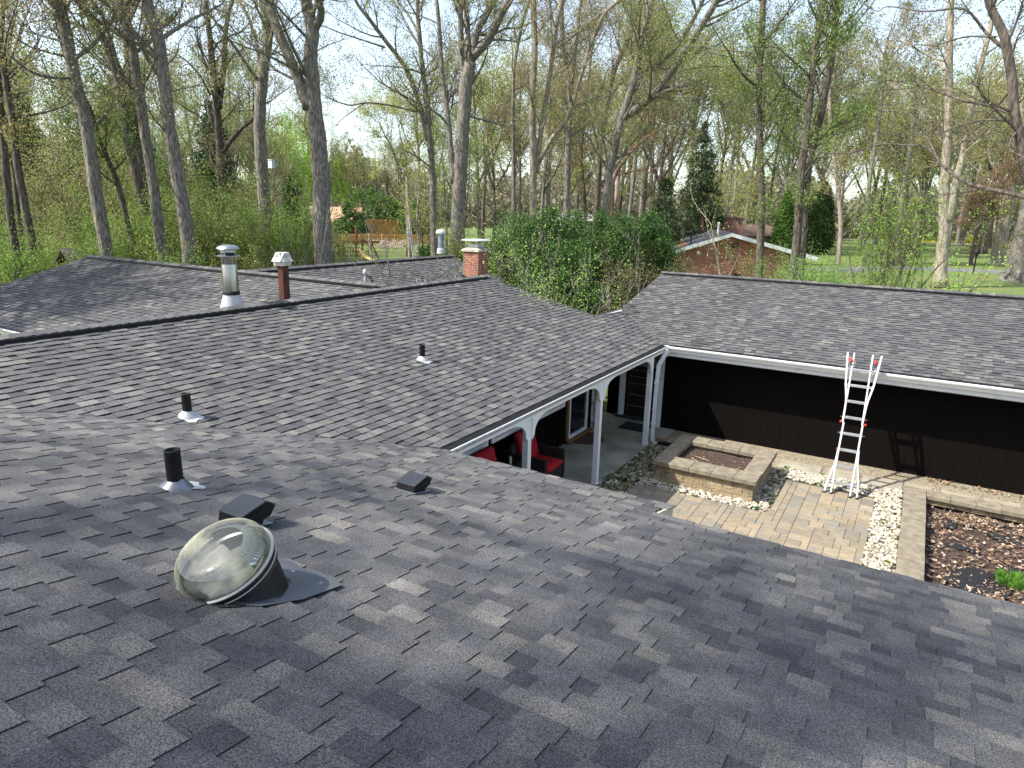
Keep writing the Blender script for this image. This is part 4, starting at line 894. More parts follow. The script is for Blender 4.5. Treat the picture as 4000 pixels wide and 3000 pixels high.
for (px_, py_, D_, r_, h_, m_) in ((2745, 884, 58, .10, .75, M_RUST), (2806, 893, 57, .07, .5, M_WHT), (2700, 932, 51, .05, .4, M_BLK)):
    q = nbl(at(px_, py_, D_)); b = MB(); b.lathe([(r_, -.4), (r_, h_*.8), (r_*1.6, h_*.82), (r_*1.5, h_*.95), (.01, h_)], q, n=12); b.build('roof_vent', m_, nb)
q = nbl(at(2300, 905, 62)); slope((q[0]-3, q[1]-6, 2.3), (q[0]+7, q[1]+2, 2.3), (q[0]+5, q[1]+6, 3.6), (q[0]-5, q[1]-2, 3.6), M_GR, 'roof', nb)
b = MB(); b.prism([(q[0]-2.6, q[1]-5, -.1), (q[0]+6, q[1]+2, -.1), (q[0]+6, q[1]+2, 2.3), (q[0]-2.6, q[1]-5, 2.3)], (-1, 3, 0)); b.build('wall', MATS['brown_brick_wall'], nb)

nb.rotation_euler[2] = .36
def simple_house(px, D, wd, dp, he_, hr, wallm, roofm, label, yaw=0., trimc=M_WHT, windows=3):
    q = at(px, 900, D); q[2] = 0; t_ = thing('house', q, label, 'house')
    ca, sa = math.cos(yaw), math.sin(yaw)
    def T(x, y, z): return (q[0]+x*ca-y*sa, q[1]+x*sa+y*ca, z)
    b = MB(); b.prism([T(-wd/2, 0, -.1), T(-wd/2, dp, -.1), T(-wd/2, dp, he_), T(-wd/2, dp/2, hr-.1), T(-wd/2, 0, he_)], np.array(T(wd, 0, 0))-np.array(T(0, 0, 0))); b.build('wall', wallm, t_)
    o = .6; sl2 = (hr-he_)/(dp/2)
    for y0, y1 in ((-o, dp/2), (dp+o, dp/2)):
        slope(T(-wd/2-o, y0, he_-o*sl2), T(wd/2+o, y0, he_-o*sl2), T(wd/2+o, y1, hr), T(-wd/2-o, y1, hr), roofm, 'roof', t_)
    for i in range(windows):
        x = -wd/2+(i+.5)*wd/windows; b = MB(); b.hexa([T(x-.5, -.03, 1), T(x+.5, -.03, 1), T(x+.5, -.001, 1), T(x-.5, -.001, 1)], [T(x-.5, -.03, 2.1), T(x+.5, -.03, 2.1), T(x+.5, -.001, 2.1), T(x-.5, -.001, 2.1)]); b.build('window', M_GLASS, t_)
    return t_
simple_house(1290, 118, 8.6, 7, 2.9, 4.9, mat('tan_wall', (.30, .19, .12), (.24, .15, .10), 1), mat('tan_roof', (.46, .29, .18), (.38, .24, .15), 3), 'low house with a sunlit tan roof beyond the board fence', yaw=.62)
simple_house(2960, 82, 8, 8, 3.1, 4.1, mat('beige_wall', (.36, .29, .19)), mat('brown_roof', (.17, .11, .085), (.12, .08, .06), 2), 'brown-roofed house partly hidden behind the brick chimney', yaw=.9)
simple_house(2250, 190, 12, 8, 2.8, 4.4, mat('far_wall', (.30, .28, .25)), mat('far_roof', (.36, .35, .34)), 'pale-roofed house glimpsed far off between the trunks above the yews', yaw=.3)

def fence(name, label, p, q, h, n_posts, m, panel=1.0, thick=.05):
    p = np.array(p, float); q = np.array(q, float); p[2] = q[2] = 0; t_ = thing(name, (p+q)/2, label, 'fence'); d = (q-p)/n_posts
    b = MB(); L_ = np.linalg.norm(q-p); u = (q-p)/L_; nb_ = int(L_/.15)
    nrm_ = np.array([-u[1], u[0], 0])
    for i in range(nb_):
        a = p+u*(i*L_/nb_+.006); c = p+u*((i+1)*L_/nb_-.006); hh = h+random.uniform(-.02, .02)
        b.hexa([a, c, c+nrm_*.02, a+nrm_*.02], [a+[0, 0, hh], c+[0, 0, hh], c+nrm_*.02+[0, 0, hh], a+nrm_*.02+[0, 0, hh]])
    b.build('boards', m, t_)
    for i in range(n_posts+1):
        b = MB(); c = p+d*i-nrm_*.06; b.box(c-[.06, .06, .1], c+[.06, .06, h+.08]); b.build('post', m, t_)
    for z in (.3, h-.25):
        b = MB(); b.bar(p-nrm_*.03+[0, 0, z], q-nrm_*.03+[0, 0, z], .05, .09); b.build('rail', m, t_)
M_FEN = mat('cedar_board', (.62, .34, .13), (.48, .26, .10), 1.2, .8, stretch=(3, 3, .4))
fence('fence', 'lower cedar board fence behind the playset', at(1235, 940, 100), at(1690, 940, 101), 1.35, 9, M_FEN)
fence('fence', 'taller cedar board fence on the rise behind', at(1462, 940, 118), at(1690, 940, 121), 3.0, 5, M_FEN)
fence('fence', 'short return of the upper cedar fence with a pale top', at(1425, 940, 112), at(1462, 940, 118), 3.05, 2, M_FEN)
fence('picket_fence', 'white picket fence far beyond the lawn', at(3145, 900, 175), at(3235, 900, 175), 1.9, 4, M_WHT)
fence('paling_fence', 'old dark paling fence below the yew hedge', at(2120, 1000, 24.5), at(2275, 1000, 22), 1.1, 3, mat('old_paling', (.10, .08, .06), (.05, .04, .03), 5))

def pole_thing():
    p = gz(1603, 1007); D_ = np.hypot(*(p-CAM)[:2]); top = at(1590, 690, D_); t_ = thing('utility_pole', (p[0], p[1], 0), 'slim wooden utility pole on the lawn carrying wires to the roof', 'pole')
    b = MB(); b.tube([p, (p+top)/2, top], [.26, .21, .16], 12); b.build('pole', M_BARKL, t_)
    a0 = at(1598, 860, D_)
    for i, (px_, py_) in enumerate(((1632, 1112), (1655, 1112), (1668, 1110), (1680, 1106))):
        e_ = gz(px_, py_, 3.0); st_ = at(1594+i*3, 800+i*22, D_); b = MB(); pts = []
        for k in range(9): u = k/8; pts.append(st_*(1-u)+e_*u-np.array([0, 0, 1.0*4*u*(1-u)]))
        b.tube(pts, [.035-.027*k/8 for k in range(9)], 5, col=None); b.build('wire', mat('wire_grey', (.30, .31, .33)) if i % 2 == 0 and 'wire_grey' not in MATS else (MATS['wire_grey'] if i % 2 == 0 else M_BLK), t_)
    for (s_, e_) in (((1588, 725), (1240, 850)), ((1592, 815), (1150, 905))):
        b = MB(); A_ = at(*s_, D_); B_ = at(*e_, D_-8); pts = [A_*(1-k/8)+B_*k/8-np.array([0, 0, 1.2*4*(k/8)*(1-k/8)]) for k in range(9)]; b.tube(pts, .03, 5); b.build('wire', M_BLK, t_)
pole_thing()
# playset
def pts_at(D_, L_): return [at(x, y, D_) for x, y in L_]
pl = gz(1400, 1018); DP = float(np.hypot(*(pl-CAM)[:2])); ps = thing('playset', (pl[0], pl[1], 0), 'red-brown wooden playset with a yellow slide on the lawn', 'playset')
M_PLAY = mat('redwood', (.23, .07, .035), (.14, .05, .03), 3, .8)
for i, (a, c, w_) in enumerate([((1390, 885), (1392, 1012), .16), ((1322, 915), (1325, 1020), .16), ((1322, 944), (1482, 946), .20), ((1450, 945), (1482, 1018), .14), ((1455, 945), (1425, 1020), .14), ((1340, 940), (1345, 1018), .14), ((1415, 935), (1418, 1015), .14), ((1320, 998), (1400, 998), .12), ((1305, 940), (1345, 1000), .10)]):
    for dz in ((0, 1.6) if i in (0, 1, 5, 6) else (0,)):
        b = MB(); b.bar(at(*a, DP+dz), at(*c, DP+dz), w_); b.build('post' if i < 2 else 'beam', M_PLAY, ps)
b = MB()
for k in range(9): b.bar(at(1325+k*11, 965, DP), at(1325+k*11, 988, DP), .16, .05)
b.build('railing', M_PLAY, ps)
b = MB(); q0, q1, q2 = at(1408, 972, DP), at(1432, 1005, DP-.6), at(1470, 1022, DP-1.5); b.bar(q0, q1, .5, .08); b.bar(q1, q2, .5, .08); b.build('slide', mat('slide_yellow', (.50, .38, .16), rough=.4), ps)
b = MB(); b.bar(at(1330, 998, DP+.8), at(1415, 998, DP+.8), 1.5, .08); b.build('deck', M_PLAY, ps)
# brush pile, mulch bank
rr_ = random.Random(3)
b = MB(); q = at(1530, 958, 92)
for _ in range(260):
    c = at(rr_.uniform(1462, 1600), rr_.uniform(942, 976), rr_.uniform(88, 96)); d = np.array([rr_.uniform(-1, 1), rr_.uniform(-1, 1), rr_.uniform(-.3, .9)]); b.tube([c, c+d*.5, c+d*.9+np.array([0, 0, -.3])], [.05, .035, .02], 4, caps=False)
tag(b.build('brush_pile', mat('bleached_twigs', (.46, .38, .32), (.36, .28, .22), 2)), 'pile of bleached cut brush before the cedar fence', 'brush', kind='stuff')
# lantern post on the right lawn
lp = gz(3801, 1068); DL = float(np.hypot(*(lp-CAM)[:2])); t_ = thing('lamp_post', (lp[0], lp[1], 0), 'black lamp post beside the road on the right lawn', 'lamp'); k = DL/2634
b = MB(); b.lathe([(3.2*k, 0), (2.4*k, 4*k), (2.2*k, 52*k)], (lp[0], lp[1], 0), n=10); b.build('post', M_BLK, t_)
b = MB(); b.lathe([(2*k, 52*k), (5*k, 56*k), (6.5*k, 66*k), (8*k, 67*k), (3*k, 73*k), (.5*k, 77*k)], (lp[0], lp[1], 0), n=6); b.build('lantern', M_VENT, t_)
# small rustic shelter on the left
q = at(268, 1010, 31); q[2] = 0; t_ = thing('garden_shelter', q, 'small weathered gabled wooden shelter among the left shrubs', 'shelter')
M_OLDW = mat('weathered_wood', (.16, .14, .12), (.08, .07, .06), 4, .9)
zt_ = 3.35; zl = 2.85
for sx_ in (-.42, .42):
    for sy_ in (-.2, .2): b = MB(); b.bar(q+[sx_, sy_, 0], q+[sx_, sy_, zl], .07); b.build('post', M_OLDW, t_)
for sx_ in (-1, 1):
    b = MB(); b.prism([q+[0, -.25, zt_], q+[sx_*.55, -.25, zl-.05], q+[sx_*.55, .25, zl-.05], q+[0, .25, zt_]], (0, 0, .04)); b.build('roof', M_OLDW, t_)
b = MB(); b.bar(q+[-.45, -.3, zl-.2], q+[.45, -.3, zl-.2], .06); b.build('beam', M_OLDW, t_)

# ------------------------------------------------------------------ trees
def nrm(v): return v/(np.linalg.norm(v)+1e-9)
def rotdir(d, ang, rng):
    r = rng.standard_normal(3); p = nrm(np.cross(d, r)); return nrm(d*math.cos(ang)+p*math.sin(ang))
def grow(mb, p, d, L_, r, lvl, maxl, lv, rng, up=.10, crook=.32, kids=(5, 4, 3), spread=(.45, 1.05), sc=.5):
    n_ = 5 if lvl < maxl else 3; pts = [p]; st = L_/n_
    for i in range(n_):
        d = nrm(d+rng.standard_normal(3)*crook*.5+np.array([0, 0, up])); p = p+d*st; pts.append(p)
    rad = [r*(1-.78*i/n_) for i in range(n_+1)]
    mb.tube(pts, rad, 5 if lvl <= 1 else 3, caps=False)
    if lvl >= maxl-1: lv.extend([(*q, lvl) for q in pts[1:]])
    if lvl < maxl:
        K = kids[min(lvl-1, len(kids)-1)]
        for _ in range(K):
            t = rng.uniform(.18, 1.0); i = min(int(t*n_), n_-1); f = t*n_-i; q = pts[i]*(1-f)+pts[i+1]*f
            grow(mb, q, rotdir(d, rng.uniform(*spread), rng), L_*sc*rng.uniform(.6, 1.25), max(r*.5*(1-.5*t), .006), lvl+1, maxl, lv, rng, up, crook, kids, spread, sc)
def leafquads(pts, per, spread, size, cols, rng, flat=0.):
    pts = np.asarray(pts)[:, :3]; N = len(pts)*per; c = np.repeat(pts, per, axis=0)+rng.standard_normal((N, 3))*spread
    a = rng.standard_normal((N, 3)); a /= np.linalg.norm(a, axis=1)[:, None]; b_ = np.cross(a, rng.standard_normal((N, 3))); b_ /= np.linalg.norm(b_, axis=1)[:, None]
    s_ = size*rng.uniform(.55, 1.35, (N, 1)); a *= s_*.5; b_ *= s_*.32
    P = np.stack([c-a, c-b_+a*.1, c+a, c+b_+a*.1], 1)
    pal = np.array(cols); col = pal[rng.integers(0, len(pal), N)]*rng.uniform(.85, 1.65, (N, 1)); return P, col
SPR = [(.20, .24, .055), (.24, .26, .07), (.17, .22, .05), (.27, .25, .10)]
GRN = [(.14, .21, .045), (.17, .245, .055), (.10, .16, .035), (.20, .25, .075)]
OLV = [(.21, .21, .08), (.25, .23, .10), (.18, .18, .07), (.28, .22, .11)]
YEL = [(.30, .31, .07), (.34, .33, .09), (.24, .28, .06)]
DKG = [(.030, .060, .018), (.045, .085, .022), (.022, .045, .016), (.065, .115, .028)]
def smooth_path(P, k=4):
    P = [np.array(q, float) for q in P]
    if len(P) < 3: return [P[0]*(1-i/k)+P[-1]*i/k for i in range(k+1)]
    out = []; Q = [2*P[0]-P[1]]+P+[2*P[-1]-P[-2]]
    for i in range(1, len(Q)-2):
        for j in range(k):
            t = j/k; a, b_, c, d = Q[i-1:i+3]
            out.append(.5*((2*b_)+(-a+c)*t+(2*a-5*b_+4*c-d)*t*t+(-a+3*b_-3*c+d)*t**3))
    out.append(P[-1]); return out
def tree(label, D, crop, limbs, bark=None, cols=SPR, per=5, leaf=.085, seed=1, den=1.0, zmin=7.5, maxl=3, group=None, L1=(2.0, 4.5), cat='tree', name='tree', twig=.02, sides=12, kids=(6, 4, 3), up=.10):
    ox, oy, sc = crop; rng = np.random.default_rng(seed); bark = bark or M_BARK
    first = limbs[0]; cx, cy = first[0][0]; b0 = at(ox+cx/sc, oy+cy/sc, D)
    root = None; mb = MB(); tw = MB(); lv = []
    for li, lm in enumerate(limbs):
        pts, w0, w1 = lm[:3]; dd = lm[3] if len(lm) > 3 else 0; ext = lm[4] if len(lm) > 4 else 5.; lz = lm[5] if len(lm) > 5 else zmin
        n_ = len(pts); P = []
        for i, (x, y) in enumerate(pts): P.append(at(ox+x/sc, oy+y/sc, D+dd*i/max(n_-1, 1)))
        r0 = w0/sc*D/F/2; r1 = w1/sc*D/F/2
        if li == 0:
            d = nrm(P[0]-P[1]); 
            if P[0][2] > .15: d = nrm(np.array([d[0]*.6, d[1]*.6, min(d[2], -.5)])); P.insert(0, P[0]+d*((P[0][2]+.12)/-d[2]))
            root = thing(name, (P[0][0], P[0][1], 0), label, cat, group)
        if ext > 0:
            d = nrm(P[-1]-P[-2]+np.array([0, 0, .3])); P.append(P[-1]+d*ext*.5+rng.standard_normal(3)*.3); P.append(P[-1]+nrm(d+rng.standard_normal(3)*.15)*ext*.5)
        S = smooth_path(P); m_ = len(S); rad = []
        k1 = m_-1-(8 if ext > 0 else 0)
        for i in range(m_):
            if i <= k1: r = r0+(r1-r0)*i/max(k1, 1)
            else: r = r1*(1-.85*(i-k1)/(m_-1-k1))
            rad.append(max(r, .012))
        if li == 0: rad[0] *= 1.55; rad[1] *= 1.15
        if li > 0: S[0] = S[0]
        for i in range(1, m_-1): S[i] = S[i]+rng.standard_normal(3)*rad[i]*.05
        mb.tube(S, rad, sides if r0 > .12 else 7, wob=.035, rng=rng)
        # side branches
        Ls = sum(np.linalg.norm(S[i+1]-S[i]) for i in range(m_-1)); nbr = int(Ls*.95*den); 
        for _ in range(nbr):
            t = rng.uniform(.12, 1)*(m_-1); i = min(int(t), m_-2); q = S[i]+(S[i+1]-S[i])*(t-i)
            if q[2] < lz and rng.random() > .10: continue
            d = nrm(S[i+1]-S[i]); Lb = rng.uniform(*L1)*(1 if q[2] >= lz else .45)
            grow(tw, q, rotdir(d, rng.uniform(.6, 1.25), rng), Lb, min(rad[i]*.45, twig+.016*Lb), 1, maxl, lv, rng, kids=kids, up=up)
    mb.build('trunk', bark, root, smooth=True)
    if tw.n: tw.build('branches', bark, root)
    if lv and per:
        P_, c_ = leafquads([q for q in lv], per, .16, leaf, cols, rng); quads('crown', P_, M_LEAF, root, c_)
    return root
R1 = (0, 0, 1.508); R2 = (1000, 0, 1.508); R3 = (2000, 0, 1.508); R4 = (3000, 0, 1.382)
# --- left group
tree('leftmost rough trunk leaning at the photo edge', 33, R1, [([(120, 1620), (60, 1250), (15, 800), (-10, 500)], 38, 26)], M_BARKD, OLV, seed=11, den=.9)
tree('slim dark trunk between the two leftmost leaning trunks', 35, R1, [([(135, 1500), (80, 1000), (40, 760), (0, 560)], 22, 16)], M_BARKD, GRN, seed=12, den=.7)
tree('third trunk from the left with orange dead leaves clinging low', 32, R1, [([(215, 1600), (150, 1230), (100, 950), (70, 700), (30, 450), (0, 300)], 38, 24)], M_BARKD, OLV, seed=13)
tree('tall grey trunk leaning left, nearest behind the left roof', 30, R1, [([(635, 1515), (575, 1200), (540, 950), (500, 700), (450, 500), (400, 250), (345, 0)], 62, 50, 0, 6),
     ([(410, 460), (300, 455), (180, 420), (60, 330), (0, 300)], 14, 8, -3, 1.5, 5), ([(375, 330), (200, 285), (90, 220), (0, 155)], 10, 6, -2, 1, 5)], M_BARK, OLV, seed=14, den=1.0, zmin=8.5)
tree('thin vine-covered trunk right of the tall leaning grey one', 34, R1, [([(808, 1535), (760, 1350), (700, 1100), (640, 950), (570, 780), (530, 640)], 30, 18, 0, 4)], M_BARKD, GRN, seed=15, zmin=5, L1=(1.2, 2.6), den=1.2)
tree('brown trunk behind the middle of the left clump', 42, R1, [([(890, 1500), (830, 1130), (780, 950), (735, 740), (690, 450), (620, 250), (530, 100), (470, 0)], 55, 34)], M_BARKD, OLV, seed=16)
tree('tall green-needled pine with a dark trunk behind the left clump', 48, R1, [([(900, 1450), (850, 1100), (800, 700), (765, 400), (740, 0)], 52, 38, 0, 5)], M_BARKD, [(.10, .17, .04), (.14, .22, .06), (.07, .12, .03)], per=14, leaf=.12, seed=17, zmin=8, den=1.4, L1=(2.5, 5))
tree('grey trunk, second from the right in the left clump', 31, R1, [([(965, 1550), (930, 1300), (890, 1000), (840, 700), (805, 450), (765, 200), (700, 0)], 58, 36, 0, 6), ([(830, 560), (720, 440), (620, 140), (540, 0)], 22, 14, -2, 3)], M_BARK, OLV, seed=18, zmin=9)
tree('thick grey trunk at the right of the left clump', 29, R1, [([(1120, 1560), (1085, 1250), (1040, 1000), (1000, 750), (970, 500), (925, 200), (865, 0)], 74, 52, 0, 6), ([(950, 470), (860, 330), (770, 150), (700, 0)], 20, 14, 1, 4),
     ([(985, 380), (1040, 320), (1060, 240)], 8, 4, -1, 1), ([(1010, 540), (1130, 510), (1230, 510)], 7, 3, -1, 1), ([(970, 770), (900, 690), (850, 590)], 10, 4, -1.5, 1, 3)], M_BARK, OLV, seed=19, zmin=9)
tree('forked bare tree standing before a dark spruce', 52, R1, [([(1305, 1110), (1297, 900), (1280, 650), (1255, 400), (1235, 200), (1215, -10)], 48, 22, 0, 4), ([(1290, 640), (1318, 400), (1330, 180), (1370, 0)], 30, 20, 1, 3), ([(1305, 900), (1400, 780), (1500, 690)], 28, 12, -1, 2, 4),
     ([(1255, 780), (1180, 690), (1100, 640), (1020, 590)], 14, 6, 1, 1, 4), ([(1240, 560), (1180, 450), (1090, 350)], 12, 6, 0, 2, 4)], M_BARKD, OLV, seed=20, per=3, den=1.2, zmin=6)
tree('straight grey trunk with a box fixed high on it', 36, R2, [([(75, 1580), (50, 1200), (28, 900), (22, 650), (45, 420), (70, 200), (45, 0)], 74, 46, 0, 5), ([(25, 420), (0, 250), (-40, 120), (-100, 0)], 22, 14, 1, 3), ([(65, 610), (120, 570), (210, 505)], 8, 4, -1, 1, 5)], M_BARK, OLV, seed=21, per=3, zmin=9)
big = tree('massive knobbly oak trunk left of centre', 31, R2, [([(405, 1560), (392, 1380), (385, 1200), (383, 1020), (372, 880), (358, 760), (345, 650), (335, 500), (318, 350), (335, 200), (305, 60), (285, -20)], 108, 58, 0, 6),
     ([(310, 640), (262, 500), (210, 370), (140, 210), (85, 60), (50, -10)], 62, 44, 1, 5), ([(345, 180), (385, 90), (370, -10)], 42, 32, -1, 3), ([(140, 185), (200, 165), (265, 125)], 9, 4, -1, .8, 4)], M_BARK, SPR, seed=22, per=3, zmin=10, sides=18)
tree('slender two-stemmed tree left of the tall forked maple', 44, R2, [([(1050, 1400), (1045, 1200), (1035, 980), (1015, 740), (990, 480), (962, 200), (950, 0)], 46, 20, 0, 5), ([(1015, 830), (965, 620), (885, 410), (770, 250), (650, 90), (580, -10)], 30, 16, 1, 4),
     ([(950, 660), (800, 622), (650, 605), (560, 620), (480, 600), (420, 570)], 11, 5, -2, .8, 4), ([(640, 608), (590, 640), (520, 690), (470, 740)], 7, 3, -1, .6, 4), ([(760, 280), (640, 240), (500, 195), (395, 155)], 10, 5, -1, 1, 4), ([(960, 200), (900, 90), (820, -20)], 14, 9, 1, 3)], M_BARK, SPR, seed=23, per=4, zmin=7, den=1.2)
tree('tall forked maple rising right behind the brick chimney', 38, R2, [([(1180, 1510), (1190, 1250), (1207, 980), (1222, 700), (1240, 500), (1262, 370)], 84, 66, 0, 0), ([(1240, 480), (1213, 350), (1205, 150), (1203, -10)], 34, 26, 0, 4), ([(1258, 390), (1250, 200), (1240, 0)], 30, 22, 1, 4), ([(1265, 370), (1300, 200), (1400, -10)], 44, 34, 0, 4), ([(1275, 340), (1370, 230), (1440, 90), (1500, -10)], 46, 36, -1, 4),
     ([(1165, 1080), (1150, 900), (1130, 680), (1095, 420), (1078, 150), (1060, -10)], 34, 20, 1, 4), ([(1270, 690), (1350, 710), (1460, 740)], 12, 6, 1, 1, 4)], M_BARK, SPR, seed=24, per=4, zmin=8, sides=16)
tree('bare snag-like tree just left of the utility pole', 76, R2, [([(885, 1190), (880, 1080), (830, 960), (790, 850), (760, 800)], 16, 8, 0, 3), ([(882, 1080), (880, 930), (850, 800)], 10, 6, 0, 3)], M_BARK, YEL, seed=25, per=5, zmin=5, leaf=.13, den=1.4)
# --- centre
tree('slim trunk at the left edge of the yew hedge', 50, R3, [([(10, 1250), (8, 800), (12, 420), (55, 160), (105, -10)], 24, 16)], M_BARK, OLV, seed=31, zmin=7)
tree('pale straight trunk with a big right limb above the yews', 47, R3, [([(125, 1230), (126, 950), (120, 600), (133, 300), (128, -10)], 42, 32, 0, 5), ([(145, 1020), (178, 720), (222, 450), (252, 220), (295, -10)], 30, 22, 1, 4), ([(158, 950), (240, 810), (330, 690), (390, 500), (455, 290), (540, 90), (640, -10)], 26, 20, -1, 4), ([(270, 280), (400, 180), (540, 70), (680, -10)], 14, 10, -1, 2)], M_BARKL, OLV, seed=32, zmin=8, den=1.1)
tree('grey trunk splitting high, third from the left above the yews', 50, R3, [([(320, 1250), (330, 900), (338, 700), (320, 450), (300, 250), (290, -10)], 40, 22), ([(335, 640), (360, 420), (385, 200), (410, -10)], 20, 14)], M_BARK, OLV, seed=33, zmin=7)
tree('dark forked trunk behind the leaning maple', 58, R3, [([(500, 1220), (515, 950), (545, 700), (600, 430), (680, 240), (760, -10)], 34, 18), ([(515, 900), (470, 720), (420, 560), (380, 420)], 16, 8)], M_BARKD, OLV, seed=34, zmin=6, den=1.2)
tree('big maple sweeping up to the right across the centre', 40, R3, [([(550, 1270), (575, 1020), (618, 820), (655, 670), (712, 500), (760, 260), (825, -10)], 50, 34, 0, 5), ([(665, 690), (820, 575), (950, 410), (1080, 210), (1210, -10)], 42, 30, -2, 4), ([(740, 450), (880, 370), (1000, 230), (1130, -10)], 28, 18, 1, 4),
     ([(930, 440), (1080, 400), (1220, 390)], 12, 5, -1, 1.5, 4), ([(1150, 120), (1290, 60), (1420, -10)], 14, 9, 0, 2), ([(860, 540), (1000, 540), (1100, 610)], 10, 4, -1, 1, 4)], M_BARK, SPR, seed=35, zmin=6, den=1.5)
tree('reddish broken limb stem beside the sweeping maple', 43, R3, [([(590, 1260), (600, 1060), (680, 920), (780, 820), (920, 730)], 26, 10, 0, 1)], mat('bark_red', (.24, .11, .07), (.10, .07, .05), 6, .95, .6, 20), OLV, seed=36, per=2, zmin=4, den=.8)
tree('pair of pale slim trunks right of the maple base', 56, R3, [([(588, 1290), (620, 1120), (642, 860), (690, 560)], 30, 18)], M_BARKL, OLV, seed=37)
for i, (pl_, w_, D_, lb) in enumerate([([(690, 1300), (720, 1000), (745, 740), (790, 400), (830, 150)], 26, 64, 'thin dark trunk in the middle distance left of the spruce'), ([(775, 1300), (790, 1050), (830, 820), (850, 560)], 18, 68, 'very thin straight trunk next to the spruce left side'),
        ([(830, 1200), (850, 1000), (900, 850), (960, 700)], 16, 72, 'crooked thin trunk touching the spruce'), ([(430, 1200), (410, 900), (440, 600), (470, 300)], 18, 66, 'slim background trunk between the two centre forks'), ([(200, 1200), (210, 900), (230, 600)], 16, 74, 'slim shaded trunk behind the pale centre trunk')]):
    tree(lb, D_, R3, [(pl_, w_, w_*.6)], M_BARKD if i % 2 else M_BARK, OLV if i % 2 else SPR, seed=40+i, leaf=.11, den=1.3, zmin=6)
# --- right
tree('ivy-flecked trunk standing before the brick gable', 37, R3, [([(1455, 1640), (1465, 1400), (1472, 1150), (1462, 900), (1455, 500), (1472, 200), (1482, -10)], 44, 28, 0, 5)], M_BARKD, GRN, seed=50, zmin=7.2, per=7, den=1.5)
tree('left stem of the leaning twin trunks at the gable corner', 36, R4, [([(140, 1440), (165, 1200), (180, 950), (215, 650), (252, 300), (300, -10)], 46, 26, 0, 5)], M_BARKD, GRN, seed=51, zmin=6.2, per=7, den=1.5)
tree('right stem of the leaning twin trunks at the gable corner', 37, R4, [([(190, 1300), (205, 1050), (232, 850), (300, 560), (350, 260), (375, -10)], 34, 26, 0, 5)], M_BARKD, GRN, seed=52, zmin=6.2, per=7, den=1.3)
lt = gz(3669, 1119); DLt = float(np.hypot(*(lt-CAM)[:2]))
tree('pale-barked tree on the lawn with a right-hand fork', DLt, R4, [([(925, 1550), (940, 1350), (952, 1200), (955, 950), (972, 700), (978, 300), (990, -10)], 52, 24, 0, 5), ([(975, 1200), (1010, 1000), (1050, 850), (1072, 700), (1135, 400), (1200, 160)], 32, 18, 0, 5)], M_BARKL, OLV, seed=53, zmin=9, per=3, leaf=.13, den=1.2, L1=(2.5, 6))
tree('dark trunk clump in the middle of the right lawn', 112, R4, [([(800, 1365), (820, 1150), (850, 980), (880, 800)], 30, 18), ([(770, 1350), (740, 1150), (740, 950), (700, 820)], 22, 16)], M_BARKD, OLV, seed=54, zmin=8, leaf=.2, den=1.0, L1=(3, 7))
tree('grey trunk left of the dark clump on the lawn', 90, R4, [([(690, 1430), (712, 1250), (725, 1050), (765, 820), (790, 600)], 26, 16)], M_BARK, OLV, seed=55, zmin=7, leaf=.16, L1=(3, 6))
tree('trunk rising behind the bright green shrub', 85, R4, [([(380, 1400), (392, 1200), (370, 950), (340, 700), (330, 450)], 22, 16)], M_BARKL, OLV, seed=56, zmin=7, leaf=.16, L1=(3, 6))
tree('trunk just right of the centre of the bright shrub', 88, R4, [([(520, 1400), (530, 1150), (560, 900), (600, 650), (620, 400)], 24, 16)], M_BARK, OLV, seed=57, zmin=7, leaf=.16, L1=(3, 6))
tree('slim forked tree between the pale trunk and lamp post', 100, R4, [([(1100, 1385), (1130, 1240), (1180, 1100), (1260, 1000)], 18, 8), ([(1135, 1370), (1160, 1230), (1180, 1110)], 16, 10)], M_BARKD, [(.30, .20, .12), (.24, .17, .10)], seed=58, zmin=3, leaf=.16, den=1.6, L1=(2, 4))
tree('stout leaning trunk by the pale driveway', 104, R4, [([(1240, 1405), (1262, 1280), (1290, 1120), (1335, 900), (1370, 700)], 58, 36), ([(1215, 1400), (1232, 1150), (1240, 1000)], 16, 10)], M_BARKL, OLV, seed=59, zmin=8, leaf=.18, L1=(4, 8))
tree('slim pale trunk right of the pale driveway', 96, R4, [([(1320, 1420), (1345, 1280), (1375, 1150), (1400, 1000)], 26, 18)], M_BARKL, OLV, seed=60, zmin=8, leaf=.16)
tree('root-flared trunk at the right edge beyond the road', 76, R4, [([(1335, 1480), (1365, 1330), (1400, 1150), (1450, 900)], 85, 50, 0, 6), ([(1345, 1440), (1305, 1470), (1272, 1495)], 26, 8, -1, 0), ([(1360, 1440), (1352, 1480), (1345, 1505)], 20, 8, -2, 0)], M_BARK, OLV, seed=61, zmin=9, leaf=.14)
